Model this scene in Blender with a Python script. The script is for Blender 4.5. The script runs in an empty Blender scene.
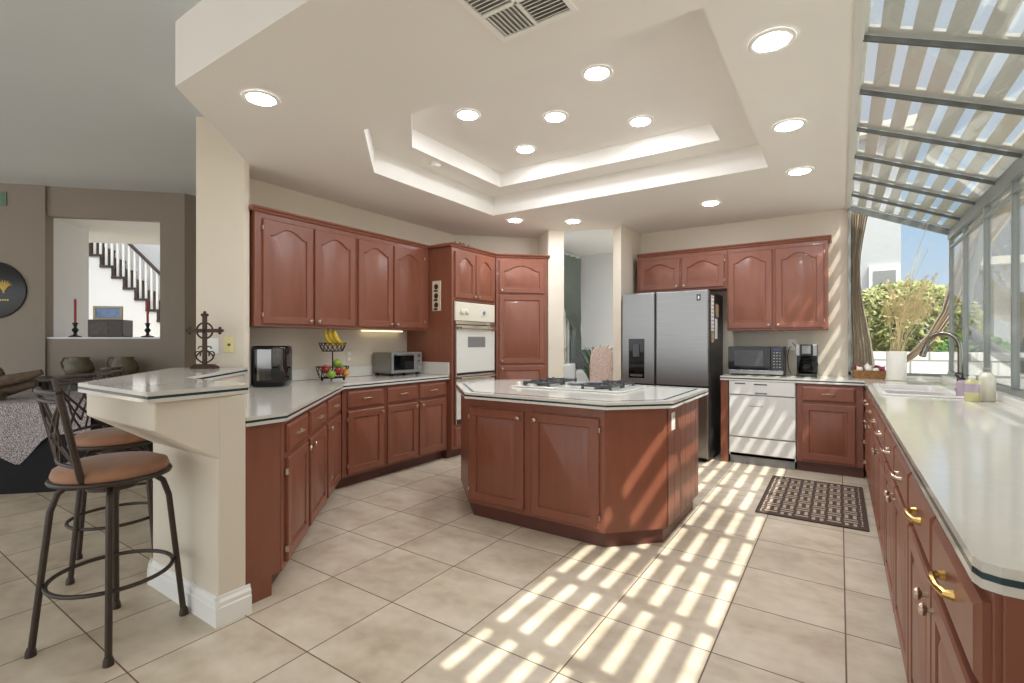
import bpy, bmesh, math, random
from mathutils import Vector, Matrix
random.seed(7)
PI = math.pi
SC = bpy.context.scene
COL = SC.collection

# ------------------------------------------------------------------ camera
F_PX, TH, CAM_H = 490.0, 0.5895, 1.27
cam = bpy.data.cameras.new('camera'); co = bpy.data.objects.new('camera', cam); COL.objects.link(co)
cam.sensor_fit = 'HORIZONTAL'; cam.sensor_width = 36.0; cam.lens = 36.0 * F_PX / 1024.0
cam.clip_start = 0.05; cam.clip_end = 200
co.location = (0, 0, CAM_H); co.rotation_euler = (PI / 2, 0, TH)
SC.camera = co

# ------------------------------------------------------------------ exposure
SC.view_settings.view_transform = 'Standard'; SC.view_settings.look = 'None'
SC.view_settings.gamma = 1.0; SC.view_settings.use_curve_mapping = False
SC.view_settings.exposure = 0.0
SC.cycles.use_denoising = True
SC.cycles.sample_clamp_indirect = 8.0
SC.cycles.max_bounces = 10; SC.cycles.diffuse_bounces = 6; SC.cycles.transparent_max_bounces = 24

# ------------------------------------------------------------------ world: hazy daylight sky
SUN_DIR = Vector((0.53, -0.285, 1.0)).normalized()        # towards the sun
LENS_POWER = 138.0
SUN_POWER = 6.5
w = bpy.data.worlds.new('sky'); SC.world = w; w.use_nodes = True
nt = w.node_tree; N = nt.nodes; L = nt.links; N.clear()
def wn(t, **k):
    n = N.new(t)
    for a, b in k.items(): setattr(n, a, b)
    return n
tc = wn('ShaderNodeTexCoord'); sep = wn('ShaderNodeSeparateXYZ'); L.new(tc.outputs['Generated'], sep.inputs[0])
rp = wn('ShaderNodeValToRGB'); cr = rp.color_ramp
cr.elements[0].position = 0.40; cr.elements[0].color = (0.60, 0.58, 0.55, 1)
cr.elements[1].position = 1.0; cr.elements[1].color = (0.88, 0.92, 0.97, 1)
for p, c in ((0.495, (0.68, 0.66, 0.63, 1)), (0.505, (0.78, 0.88, 0.97, 1)), (0.60, (0.52, 0.72, 0.95, 1)), (0.70, (0.80, 0.88, 0.97, 1))):
    e = cr.elements.new(p); e.color = c
ma = wn('ShaderNodeMath', operation='MULTIPLY_ADD'); ma.inputs[1].default_value = 0.5; ma.inputs[2].default_value = 0.5
L.new(sep.outputs[2], ma.inputs[0]); L.new(ma.outputs[0], rp.inputs[0])
dt = wn('ShaderNodeVectorMath', operation='DOT_PRODUCT'); L.new(tc.outputs['Generated'], dt.inputs[0]); dt.inputs[1].default_value = SUN_DIR
mx = wn('ShaderNodeMath', operation='MAXIMUM'); L.new(dt.outputs['Value'], mx.inputs[0]); mx.inputs[1].default_value = 0
pw = wn('ShaderNodeMath', operation='POWER'); L.new(mx.outputs[0], pw.inputs[0]); pw.inputs[1].default_value = 3.5
# fill glow added to the unseen -Y side of the sky, brightening the rooms
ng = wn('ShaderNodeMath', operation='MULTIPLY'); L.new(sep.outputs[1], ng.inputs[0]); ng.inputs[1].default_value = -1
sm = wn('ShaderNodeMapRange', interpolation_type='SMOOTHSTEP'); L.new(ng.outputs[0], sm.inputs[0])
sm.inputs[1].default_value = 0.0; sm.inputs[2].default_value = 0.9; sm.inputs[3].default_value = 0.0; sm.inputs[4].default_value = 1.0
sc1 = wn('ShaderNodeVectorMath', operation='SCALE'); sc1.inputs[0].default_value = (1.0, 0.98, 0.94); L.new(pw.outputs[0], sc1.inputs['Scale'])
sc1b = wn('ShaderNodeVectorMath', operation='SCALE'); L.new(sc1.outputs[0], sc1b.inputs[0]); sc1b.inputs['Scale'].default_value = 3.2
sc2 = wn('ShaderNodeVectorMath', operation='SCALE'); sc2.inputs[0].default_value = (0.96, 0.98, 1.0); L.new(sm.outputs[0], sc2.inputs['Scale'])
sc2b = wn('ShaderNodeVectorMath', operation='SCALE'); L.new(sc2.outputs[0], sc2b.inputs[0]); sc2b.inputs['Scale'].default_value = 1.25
ad = wn('ShaderNodeVectorMath', operation='ADD'); L.new(rp.outputs[0], ad.inputs[0]); L.new(sc1b.outputs[0], ad.inputs[1])
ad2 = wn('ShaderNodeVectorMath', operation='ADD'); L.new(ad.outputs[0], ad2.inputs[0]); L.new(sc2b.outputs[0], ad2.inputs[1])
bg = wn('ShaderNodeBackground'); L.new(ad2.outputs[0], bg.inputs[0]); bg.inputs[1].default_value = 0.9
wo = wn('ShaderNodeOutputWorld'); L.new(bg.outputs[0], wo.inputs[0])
sun = bpy.data.lights.new('sun', 'SUN'); so = bpy.data.objects.new('sun', sun); COL.objects.link(so)
sun.energy = SUN_POWER; sun.color = (1.0, 0.96, 0.89); sun.angle = math.radians(0.6)
so.rotation_euler = SUN_DIR.to_track_quat('Z', 'Y').to_euler(); so.location = (3, 0, 6)

# ------------------------------------------------------------------ materials
MATS = {}
class NT:
    def __init__(s, name):
        s.m = bpy.data.materials.new(name); s.m.use_nodes = True
        s.t = s.m.node_tree; s.n = s.t.nodes; s.l = s.t.links
        s.b = s.n['Principled BSDF']; s.out = s.n['Material Output']
    def node(s, t, **k):
        n = s.n.new(t)
        for a, b in k.items(): setattr(n, a, b)
        return n
    def link(s, a, b): s.l.new(a, b)
    def obj(s): return s.node('ShaderNodeTexCoord').outputs['Object']
    def noise(s, scale, detail=3, vec=None, stretch=None):
        n = s.node('ShaderNodeTexNoise'); n.inputs['Scale'].default_value = scale; n.inputs['Detail'].default_value = detail
        v = vec or s.obj()
        if stretch:
            mp = s.node('ShaderNodeMapping'); mp.inputs['Scale'].default_value = stretch; s.link(v, mp.inputs[0]); v = mp.outputs[0]
        s.link(v, n.inputs['Vector']); return n.outputs['Fac']
    def ramp(s, fac, stops):
        r = s.node('ShaderNodeValToRGB'); e = r.color_ramp.elements
        e[0].position, e[0].color = stops[0][0], (*stops[0][1], 1); e[1].position, e[1].color = stops[-1][0], (*stops[-1][1], 1)
        for p, c in stops[1:-1]:
            q = e.new(p); q.color = (*c, 1)
        s.link(fac, r.inputs[0]); return r.outputs[0]
    def math(s, op, a, b=None, c=None):
        n = s.node('ShaderNodeMath', operation=op)
        for i, v in enumerate((a, b, c)):
            if v is None: continue
            if isinstance(v, (int, float)): n.inputs[i].default_value = v
            else: s.link(v, n.inputs[i])
        return n.outputs[0]
    def bump(s, h, strength=0.2, dist=0.01):
        b = s.node('ShaderNodeBump'); b.inputs['Strength'].default_value = strength; b.inputs['Distance'].default_value = dist
        s.link(h, b.inputs['Height']); s.link(b.outputs[0], s.b.inputs['Normal'])

def lin(r, g, b):
    f = lambda v: (v / 255 / 12.92) if v / 255 <= 0.04045 else ((v / 255 + 0.055) / 1.055) ** 2.4
    return (f(r), f(g), f(b))
def mat(name, c, rough=0.5, metal=0.0, var=0.0, scale=6.0, bump=0.0, bscale=60, stretch=None, coat=0.0, spec=None, sheen=0.0):
    if name in MATS: return MATS[name]
    t = NT(name); b = t.b
    b.inputs['Roughness'].default_value = rough; b.inputs['Metallic'].default_value = metal
    b.inputs['Coat Weight'].default_value = coat
    if spec is not None: b.inputs['Specular IOR Level'].default_value = spec
    if sheen: b.inputs['Sheen Weight'].default_value = sheen
    f = t.noise(scale, 4, stretch=stretch)
    lo = tuple(max(0, x * (1 - var)) for x in c); hi = tuple(min(1, x * (1 + var)) for x in c)
    t.link(t.ramp(f, [(0.3, lo), (0.7, hi)]), b.inputs['Base Color'])
    if bump: t.bump(t.noise(bscale, 3), bump, 0.004)
    MATS[name] = t.m; return t.m

WALL = mat('wall_paint', lin(220, 209, 191), 0.7, var=0.015, scale=2, bump=0.08, bscale=120)
CEIL = mat('ceiling_paint', lin(234, 230, 223), 0.75, var=0.012, scale=2, bump=0.06, bscale=120)
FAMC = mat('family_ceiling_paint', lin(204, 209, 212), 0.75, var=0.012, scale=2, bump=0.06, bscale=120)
FAMW = mat('family_wall_dimmed', lin(142, 131, 118), 0.75, var=0.015, scale=2, bump=0.06, bscale=120)  # wall colour darkened to stand in for the family room's dimmer light
COOLW = mat('cool_white_paint', lin(226, 228, 230), 0.7, var=0.01, scale=2)
TRIMW = mat('white_trim', lin(238, 236, 230), 0.45, var=0.01)
CHERRY = mat('cherry_wood', lin(132, 79, 59), 0.36, var=0.07, scale=4, stretch=(5, 5, 0.7), coat=0.04)
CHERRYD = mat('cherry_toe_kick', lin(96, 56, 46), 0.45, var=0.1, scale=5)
COUNTER = mat('solid_surface_cream', lin(214, 209, 198), 0.09, var=0.02, scale=30, spec=0.55)
COUNTEDGE = mat('solid_surface_white', lin(236, 234, 226), 0.15, var=0.01)
GREEN = mat('dark_green_inlay', lin(38, 62, 64), 0.2, var=0.05)
STEEL = mat('stainless_steel', lin(148, 146, 143), 0.28, metal=1.0, var=0.05, scale=3, stretch=(1, 1, 40))
STEELD = mat('dark_steel_side', lin(70, 70, 72), 0.4, metal=0.6, var=0.04)
CHROME = mat('chrome', lin(210, 208, 204), 0.12, metal=1.0)
NICKEL = mat('brushed_nickel', lin(140, 138, 126), 0.25, metal=1.0)
BRASS = mat('antique_brass', lin(186, 150, 88), 0.28, metal=1.0, var=0.1, scale=40)
PEWTER = mat('pewter_knob', lin(196, 178, 160), 0.3, metal=1.0, var=0.1, scale=40)
BLACK = mat('black_plastic', lin(22, 22, 23), 0.3)
BLACKG = mat('black_gloss', lin(12, 12, 14), 0.06)
DGREY = mat('dark_grey', lin(72, 72, 74), 0.4)
GREY = mat('mid_grey', lin(130, 130, 128), 0.45)
WHITE = mat('appliance_white', lin(218, 217, 212), 0.25, var=0.005)
OVENW = mat('oven_white_glass', lin(222, 222, 214), 0.08, var=0.01)
CREAMPL = mat('almond_plastic', lin(224, 218, 198), 0.4)
BRONZE = mat('bronze_metal', lin(62, 51, 43), 0.42, metal=0.35, var=0.12, scale=30)
SUEDE = mat('tan_suede', lin(156, 112, 84), 0.85, var=0.18, scale=9, bump=0.1, bscale=200, sheen=0.3)
IRON = mat('rusty_iron', lin(72, 52, 42), 0.6, metal=0.4, var=0.25, scale=50)
WICKER = mat('wicker', lin(140, 98, 56), 0.7, var=0.35, scale=60, bump=0.5, bscale=110)
WIRE = mat('dark_wire', lin(48, 36, 28), 0.5, metal=0.5)
BANANA = mat('banana_peel', lin(222, 190, 62), 0.5, var=0.15, scale=25)
APPLER = mat('red_apple', lin(178, 66, 58), 0.3, var=0.3, scale=25)
APPLEG = mat('green_apple', lin(140, 170, 62), 0.3, var=0.15, scale=25)
ORANGE = mat('orange_peel', lin(222, 160, 78), 0.5, var=0.08, bump=0.2, bscale=260)
STEMB = mat('brown_stem', lin(80, 58, 36), 0.8)
BLACKCLOTH = mat('black_cloth', lin(22, 22, 24), 0.9, var=0.1)
DRIFT = mat('driftwood', lin(96, 80, 64), 0.85, var=0.45, scale=22, stretch=(1, 1, 6), bump=0.4, bscale=40)
JUG = mat('olive_stoneware', lin(100, 92, 72), 0.45, var=0.3, scale=14)
DARKWOOD = mat('dark_walnut', lin(58, 40, 32), 0.4, var=0.2, scale=8, stretch=(1, 8, 8))
REDWAX = mat('red_wax', lin(170, 66, 64), 0.5)
GOLD = mat('gold_paint', lin(206, 180, 104), 0.4, metal=0.5)
CURTAIN = mat('sage_curtain', lin(114, 124, 119), 0.9, var=0.08, scale=20)
DRAPE = mat('taupe_drape', lin(190, 172, 150), 0.9, var=0.08, scale=30)
LEAF = mat('plant_leaf', lin(74, 104, 66), 0.5, var=0.3, scale=14)
BUSH = mat('bush_leaf', lin(142, 144, 92), 0.6, var=0.45, scale=6)
BUSHD = mat('bush_leaf_deep', lin(84, 120, 56), 0.6, var=0.4, scale=6)
PAMPAS = mat('pampas_plume', lin(214, 196, 150), 0.95, var=0.12, scale=40)
POTW = mat('white_ceramic', lin(232, 228, 216), 0.35, var=0.02, scale=20)
GARLIC = mat('garlic_skin', lin(236, 230, 216), 0.55, var=0.05, scale=40)
ONION = mat('red_onion_skin', lin(134, 40, 72), 0.3, var=0.25, scale=20)
CONCRETE = mat('patio_concrete', lin(196, 194, 188), 0.9, var=0.08, scale=8)
STUCCO = mat('neighbour_stucco', lin(168, 169, 170), 0.9, var=0.02, bump=0.2, bscale=50)
COVERW = mat('patio_cover_wood', lin(205, 200, 190), 0.8, var=0.06, scale=10)
ALU = mat('grey_aluminium', lin(140, 144, 140), 0.4, metal=0.5, var=0.04)
ALUD = mat('dark_roof_bar', lin(96, 98, 95), 0.5, metal=0.3)
ALUW = mat('pale_frame', lin(214, 214, 208), 0.45)
SOAP1 = mat('lilac_soap', lin(172, 156, 168), 0.25)
SOAP2 = mat('yellow_soap', lin(196, 190, 140), 0.25)
SOAP3 = mat('pale_bottle', lin(214, 210, 192), 0.3)
PAPER = mat('paper', lin(236, 236, 232), 0.8)
PAPERB = mat('printed_paper', lin(190, 160, 130), 0.8, var=0.5, scale=60)
CHAIRF = mat('pink_floral_fabric', lin(206, 184, 174), 0.9, var=0.22, scale=38)
SOFAW = mat('white_sofa_fabric', lin(226, 226, 224), 0.9)
PILLOW = mat('grey_pillow', lin(96, 98, 104), 0.9, var=0.3, scale=30)
BLUEPIC = mat('blue_picture', lin(130, 160, 210), 0.4, var=0.35, scale=9)
PLAQ = mat('plaque_cream', lin(216, 202, 176), 0.5, var=0.1, scale=40)
GREENVENT = mat('green_register', lin(104, 132, 112), 0.5)

def mk_floor():
    t = NT('travertine_tile'); T = 0.4585; OX, OY = -1.813, 1.659
    sp = t.node('ShaderNodeSeparateXYZ'); t.link(t.obj(), sp.inputs[0])
    u = t.math('DIVIDE', t.math('SUBTRACT', sp.outputs[0], OX), T); v = t.math('DIVIDE', t.math('SUBTRACT', sp.outputs[1], OY), T)
    def edge(a):
        f = t.math('FRACT', a); return t.math('MINIMUM', f, t.math('SUBTRACT', 1.0, f))
    d = t.math('MINIMUM', edge(u), edge(v))
    g = t.math('LESS_THAN', d, 0.0066)
    cx = t.node('ShaderNodeCombineXYZ'); t.link(t.math('FLOOR', u), cx.inputs[0]); t.link(t.math('FLOOR', v), cx.inputs[1])
    wn_ = t.node('ShaderNodeTexWhiteNoise', noise_dimensions='2D'); t.link(cx.outputs[0], wn_.inputs['Vector'])
    off = t.node('ShaderNodeVectorMath', operation='MULTIPLY_ADD'); t.link(wn_.outputs['Color'], off.inputs[0]); off.inputs[1].default_value = (9, 9, 9); t.link(t.obj(), off.inputs[2])
    n1 = t.noise(3.0, 7, vec=off.outputs[0], stretch=(1, 1.8, 1)); n2 = t.noise(14, 5, vec=off.outputs[0])
    f = t.math('MULTIPLY_ADD', n1, 0.7, t.math('MULTIPLY', n2, 0.3))
    colr = t.ramp(f, [(0.30, lin(178, 161, 138)), (0.48, lin(202, 188, 166)), (0.62, lin(214, 201, 181)), (0.75, lin(222, 210, 191))])
    hs = t.node('ShaderNodeHueSaturation'); t.link(colr, hs.inputs['Color']); t.link(t.math('MULTIPLY_ADD', wn_.outputs['Value'], 0.12, 0.94), hs.inputs['Value'])
    mxn = t.node('ShaderNodeMix', data_type='RGBA'); t.link(g, mxn.inputs[0]); t.link(hs.outputs[0], mxn.inputs[6]); mxn.inputs[7].default_value = (*lin(112, 92, 72), 1)
    t.link(mxn.outputs[2], t.b.inputs['Base Color'])
    t.link(t.math('MULTIPLY_ADD', g, 0.4, 0.36), t.b.inputs['Roughness'])
    t.bump(t.math('MULTIPLY', g, -1.0), 0.4, 0.003)
    return t.m
TILE = mk_floor()

def mk_glass(name, refl=1.0, tint=(1, 1, 1)):
    t = NT(name); t.n.remove(t.b)
    tr = t.node('ShaderNodeBsdfTransparent'); tr.inputs[0].default_value = (*tint, 1)
    gl = t.node('ShaderNodeBsdfGlossy'); gl.inputs['Roughness'].default_value = 0.02
    lw = t.node('ShaderNodeFresnel'); lw.inputs['IOR'].default_value = 1.3
    mxs = t.node('ShaderNodeMixShader'); t.link(t.math('MULTIPLY', lw.outputs[0], refl), mxs.inputs[0]); t.link(tr.outputs[0], mxs.inputs[1]); t.link(gl.outputs[0], mxs.inputs[2])
    t.link(mxs.outputs[0], t.out.inputs[0]); return t.m
ROOFGLASS = mk_glass('roof_glass', 0.3, (0.97, 0.985, 0.98))
GLASS = mk_glass('window_glass', 0.6, (0.97, 0.985, 0.98))
CARAFE = mk_glass('carafe_glass', 1.0, (0.5, 0.5, 0.52))

def mk_translucent(name, c, share):
    t = NT(name); t.b.inputs['Base Color'].default_value = (*c, 1); t.b.inputs['Roughness'].default_value = 0.7
    tl = t.node('ShaderNodeBsdfTranslucent'); tl.inputs[0].default_value = (*c, 1); mxs = t.node('ShaderNodeMixShader'); mxs.inputs[0].default_value = share
    t.link(t.b.outputs[0], mxs.inputs[1]); t.link(tl.outputs[0], mxs.inputs[2]); t.link(mxs.outputs[0], t.out.inputs[0]); return t.m
SLAT = mk_translucent('shade_slat', lin(216, 214, 208), 0.24)
def mk_emit(name, c, s):
    t = NT(name); t.n.remove(t.b); e = t.node('ShaderNodeEmission'); e.inputs[0].default_value = (*c, 1); e.inputs[1].default_value = s
    t.link(e.outputs[0], t.out.inputs[0]); return t.m
LENS = mk_emit('downlight_lens', (0.93, 0.97, 1.04), LENS_POWER)
UNDERCAB = mk_emit('under_cabinet_strip', (1.0, 0.86, 0.5), 2.2)

def mk_cloth():
    t = NT('speckled_grey_cloth'); f = t.noise(150, 2)
    t.link(t.ramp(f, [(0.38, lin(84, 76, 78)), (0.5, lin(150, 140, 140)), (0.62, lin(206, 198, 196))]), t.b.inputs['Base Color'])
    t.b.inputs['Roughness'].default_value = 0.95; return t.m
CLOTH = mk_cloth()
def mk_rug():   # basket-weave pattern of beige bars on dark brown
    t = NT('woven_rug_pattern'); sp = t.node('ShaderNodeSeparateXYZ'); t.link(t.obj(), sp.inputs[0])
    S = 0.098
    u = t.math('DIVIDE', sp.outputs[0], S); v = t.math('DIVIDE', sp.outputs[1], S)
    fu = t.math('FRACT', u); fv = t.math('FRACT', v)
    par = t.math('FLOORED_MODULO', t.math('ADD', t.math('FLOOR', u), t.math('FLOOR', v)), 2.0)
    def bar(a, b):  # rectangle long in a
        ia = t.math('LESS_THAN', t.math('ABSOLUTE', t.math('SUBTRACT', a, 0.5)), 0.42)
        ib = t.math('LESS_THAN', t.math('ABSOLUTE', t.math('SUBTRACT', t.math('ABSOLUTE', t.math('SUBTRACT', b, 0.5)), 0.25)), 0.11)
        return t.math('MULTIPLY', ia, ib)
    m = t.math('ADD', t.math('MULTIPLY', par, bar(fu, fv)), t.math('MULTIPLY', t.math('SUBTRACT', 1.0, par), bar(fv, fu)))
    inx = t.math('LESS_THAN', t.math('ABSOLUTE', sp.outputs[0]), 0.315); iny = t.math('LESS_THAN', t.math('ABSOLUTE', sp.outputs[1]), 0.55)
    m = t.math('MULTIPLY', m, t.math('MULTIPLY', inx, iny))
    mxn = t.node('ShaderNodeMix', data_type='RGBA'); t.link(m, mxn.inputs[0]); mxn.inputs[6].default_value = (*lin(78, 62, 54), 1); mxn.inputs[7].default_value = (*lin(176, 160, 140), 1)
    t.link(mxn.outputs[2], t.b.inputs['Base Color']); t.b.inputs['Roughness'].default_value = 0.95
    t.bump(t.noise(400, 2), 0.3, 0.003); return t.m
RUG = mk_rug()
def mk_block():
    t = NT('white_block_wall'); br = t.node('ShaderNodeTexBrick'); mp = t.node('ShaderNodeMapping'); mp.inputs['Rotation'].default_value = (PI / 2, 0, 0)
    t.link(t.obj(), mp.inputs[0]); t.link(mp.outputs[0], br.inputs['Vector'])
    br.inputs['Color1'].default_value = (*lin(208, 207, 204), 1); br.inputs['Color2'].default_value = (*lin(198, 197, 193), 1); br.inputs['Mortar'].default_value = (*lin(140, 138, 134), 1)
    br.inputs['Scale'].default_value = 1.0; br.inputs['Brick Width'].default_value = 0.42; br.inputs['Row Height'].default_value = 0.2; br.inputs['Mortar Size'].default_value = 0.012
    t.link(br.outputs['Color'], t.b.inputs['Base Color']); t.b.inputs['Roughness'].default_value = 0.85; return t.m
BLOCK = mk_block()

# ------------------------------------------------------------------ mesh builder
class MB:
    def __init__(s): s.v = []; s.f = []
    def add(s, vs, fs, mtx=None):
        o = len(s.v)
        for p in vs: s.v.append(tuple(mtx @ Vector(p)) if mtx else tuple(p))
        for f in fs: s.f.append([i + o for i in f])
        return s
    def box(s, x0, x1, y0, y1, z0, z1, mtx=None):
        return s.add([(x0, y0, z0), (x1, y0, z0), (x1, y1, z0), (x0, y1, z0), (x0, y0, z1), (x1, y0, z1), (x1, y1, z1), (x0, y1, z1)],
                     [(0, 3, 2, 1), (4, 5, 6, 7), (0, 1, 5, 4), (1, 2, 6, 5), (2, 3, 7, 6), (3, 0, 4, 7)], mtx)
    def prism(s, poly, z0, z1, mtx=None):
        a = sum(poly[i][0] * poly[(i + 1) % len(poly)][1] - poly[(i + 1) % len(poly)][0] * poly[i][1] for i in range(len(poly)))
        if a < 0: poly = poly[::-1]
        n = len(poly)
        vs = [(x, y, z0) for x, y in poly] + [(x, y, z1) for x, y in poly]
        fs = [list(range(n))[::-1], list(range(n, 2 * n))] + [(i, (i + 1) % n, n + (i + 1) % n, n + i) for i in range(n)]
        return s.add(vs, fs, mtx)
    def loops(s, loops, cap0=True, cap1=True, closed=True, mtx=None):
        n = len(loops[0]); vs = [p for l in loops for p in l]; fs = []
        for k in range(len(loops) - 1):
            for i in range(n if closed else n - 1):
                j = (i + 1) % n; fs.append((k * n + i, k * n + j, (k + 1) * n + j, (k + 1) * n + i))
        if cap0: fs.append(list(range(n))[::-1])
        if cap1: fs.append([(len(loops) - 1) * n + i for i in range(n)])
        return s.add(vs, fs, mtx)
    def lathe(s, prof, c=(0, 0, 0), seg=24, mtx=None, cap=True):
        ls = [[(c[0] + r * math.cos(2 * PI * i / seg), c[1] + r * math.sin(2 * PI * i / seg), c[2] + z) for i in range(seg)] for r, z in prof]
        return s.loops(ls, cap, cap, True, mtx)
    def tube(s, pts, r, seg=8, closed=False, taper=None, mtx=None):
        P = [Vector(p) for p in pts]; n = len(P); ls = []
        up = None
        for i in range(n):
            if closed: d = P[(i + 1) % n] - P[i - 1]
            else: d = P[min(i + 1, n - 1)] - P[max(i - 1, 0)]
            d.normalize()
            if up is None:
                up = Vector((0, 0, 1)) if abs(d.z) < 0.9 else Vector((1, 0, 0))
            a = d.cross(up)
            if a.length < 1e-4: a = d.orthogonal()
            a.normalize(); b = a.cross(d).normalized(); up = b
            rr = r if taper is None else r * taper[i]
            ls.append([tuple(P[i] + a * rr * math.cos(2 * PI * k / seg) + b * rr * math.sin(2 * PI * k / seg)) for k in range(seg)])
        if closed: ls.append(ls[0]); return s.loops(ls, False, False, True, mtx)
        return s.loops(ls, True, True, True, mtx)
    def ball(s, c, r, seg=14, ring=9, sc=(1, 1, 1), mtx=None):
        ls = []
        for j in range(1, ring):
            t = PI * j / ring
            ls.append([(c[0] + sc[0] * r * math.sin(t) * math.cos(2 * PI * i / seg), c[1] + sc[1] * r * math.sin(t) * math.sin(2 * PI * i / seg), c[2] - sc[2] * r * math.cos(t)) for i in range(seg)])
        return s.loops(ls, True, True, True, mtx)
    def build(s, name, m, parent=None, smooth=True, bevel=0.0, loc=None, seg=2, ang=35):
        me = bpy.data.meshes.new(name); me.from_pydata(s.v, [], s.f); me.validate()
        bm = bmesh.new(); bm.from_mesh(me); bmesh.ops.recalc_face_normals(bm, faces=bm.faces); bm.to_mesh(me); bm.free()
        me.materials.append(m)
        if smooth:
            for p in me.polygons: p.use_smooth = True
            me.set_sharp_from_angle(angle=math.radians(ang))
        o = bpy.data.objects.new(name, me); COL.objects.link(o)
        if parent: o.parent = parent
        if loc: o.location = loc
        if bevel:
            b = o.modifiers.new('bevel', 'BEVEL'); b.width = bevel; b.segments = seg; b.limit_method = 'ANGLE'; b.angle_limit = math.radians(40)
        return o

def tag(o, label, cat, group=None, kind=None):
    o['label'] = label; o['category'] = cat
    if group: o['group'] = group
    if kind: o['kind'] = kind
    return o
def thing(name, label, cat, loc=(0, 0, 0), rz=0.0, group=None):
    o = bpy.data.objects.new(name, None); COL.objects.link(o); o.empty_display_size = 0.1
    o.location = loc; o.rotation_euler = (0, 0, rz); return tag(o, label, cat, group)
def struct(name, mb, m, parent=None, smooth=False, bevel=0.0):
    o = mb.build(name, m, parent, smooth=smooth, bevel=bevel)
    if parent is None: o['kind'] = 'structure'
    return o
def dup(root, loc, rz, label=None, group=None):
    def cp(o, par):
        c = o.copy(); COL.objects.link(c)
        if par: c.parent = par
        for ch in [x for x in o.children]: cp(ch, c)
        return c
    r = cp(root, None); r.location = loc; r.rotation_euler = (0, 0, rz)
    if label: r['label'] = label
    if group: r['group'] = group
    return r
def RZ(a): return Matrix.Rotation(a, 4, 'Z')
def T(x, y, z): return Matrix.Translation((x, y, z))
def offset(poly, d):   # inward offset of a CCW polygon
    n = len(poly); out = []
    for i in range(n):
        p0, p1, p2 = Vector(poly[i - 1]), Vector(poly[i]), Vector(poly[(i + 1) % n])
        a = (p1 - p0); b = (p2 - p1)
        if a.length < 1e-9: a = b
        if b.length < 1e-9: b = a
        a.normalize(); b.normalize()
        na = Vector((-a.y, a.x)); nb = Vector((-b.y, b.x)); m = na + nb
        if m.length < 1e-6: m = na.copy()
        m.normalize(); k = d / max(0.3, m.dot(na)); out.append((p1.x + m.x * k, p1.y + m.y * k))
    return out
def rrect(x0, x1, y0, y1, r, n=5):
    pts = []
    for cx, cy, a0 in ((x1 - r, y0 + r, -PI / 2), (x1 - r, y1 - r, 0), (x0 + r, y1 - r, PI / 2), (x0 + r, y0 + r, PI)):
        for i in range(n + 1):
            a = a0 + PI / 2 * i / n; pts.append((cx + r * math.cos(a), cy + r * math.sin(a)))
    return pts
XZ = Matrix(((1, 0, 0, 0), (0, 0, -1, 0), (0, 1, 0, 0), (0, 0, 0, 1)))   # (a,b,c)->(a,-c,b): polygon in xz, extruded towards -y

# ================================================================== SETTING
struct('floor', MB().prism([(1.2, -4.2), (1.2, 6.25), (-1, 6.25), (-1, 9), (-14, 9), (-14, -4.2)], -0.12, 0.0), TILE)

ZC, ZT1, ZT2, ZF = 2.65, 2.85, 3.0, 3.0
# kitchen ceiling: dropped slab with a two-step tray
P = [(0.075, 1.19), (0.075, 6.2), (-2.30, 6.2), (-2.30, 5.68), (-2.85, 5.42), (-3.05, 5.62), (-3.3, 6.0), (-4.25, 6.0), (-4.25, 2.05), (-3.84, 2.05), (-2.985, 1.19)]
T1 = [(-0.47, 2.12), (-0.47, 4.35), (-3.16, 4.35), (-3.16, 2.70), (-2.58, 2.12)]
T2 = [(-0.78, 2.44), (-0.78, 4.10), (-2.89, 4.10), (-2.89, 2.86), (-2.47, 2.44)]
def ring_fill(bm, outer, inner, z):
    eds = []
    for poly in (outer, inner):
        vs = [bm.verts.new((x, y, z)) for x, y in poly]
        for i in range(len(vs)): eds.append(bm.edges.new((vs[i], vs[(i + 1) % len(vs)])))
    bmesh.ops.triangle_fill(bm, use_beauty=True, use_dissolve=False, edges=eds)
bm = bmesh.new()
ring_fill(bm, P, T1, ZC); ring_fill(bm, T1, T2, ZT1)
def band(bm, poly, z0, z1):
    for i in range(len(poly)):
        a, b = poly[i], poly[(i + 1) % len(poly)]
        bm.faces.new([bm.verts.new(p) for p in ((*a, z0), (*b, z0), (*b, z1), (*a, z1))])
band(bm, T1, ZC, ZT1); band(bm, T2, ZT1, ZT2); band(bm, P, ZC, ZF + 0.1)
bm.faces.new([bm.verts.new((x, y, ZT2)) for x, y in T2])
bm.faces.new([bm.verts.new((x, y, ZF + 0.1)) for x, y in P])
bmesh.ops.remove_doubles(bm, verts=bm.verts, dist=1e-4); bmesh.ops.recalc_face_normals(bm, faces=bm.faces)
me = bpy.data.meshes.new('ceiling'); bm.to_mesh(me); bm.free(); me.materials.append(CEIL)
o = bpy.data.objects.new('ceiling', me); COL.objects.link(o); o['kind'] = 'structure'
# higher ceiling over the family room and the area in front of the kitchen
struct('ceiling_family_room', MB().prism([(0.45, -4.2), (0.45, 0.52), (0.075, 0.52), (0.075, 1.19), (-2.985, 1.19), (-3.84, 2.05), (-4.2, 2.05), (-4.2, 5.05), (-6.5, 5.05), (-6.5, 2.56), (-9.5, -0.44), (-9.5, -4.2)], ZF, ZF + 0.1), FAMC)

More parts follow.
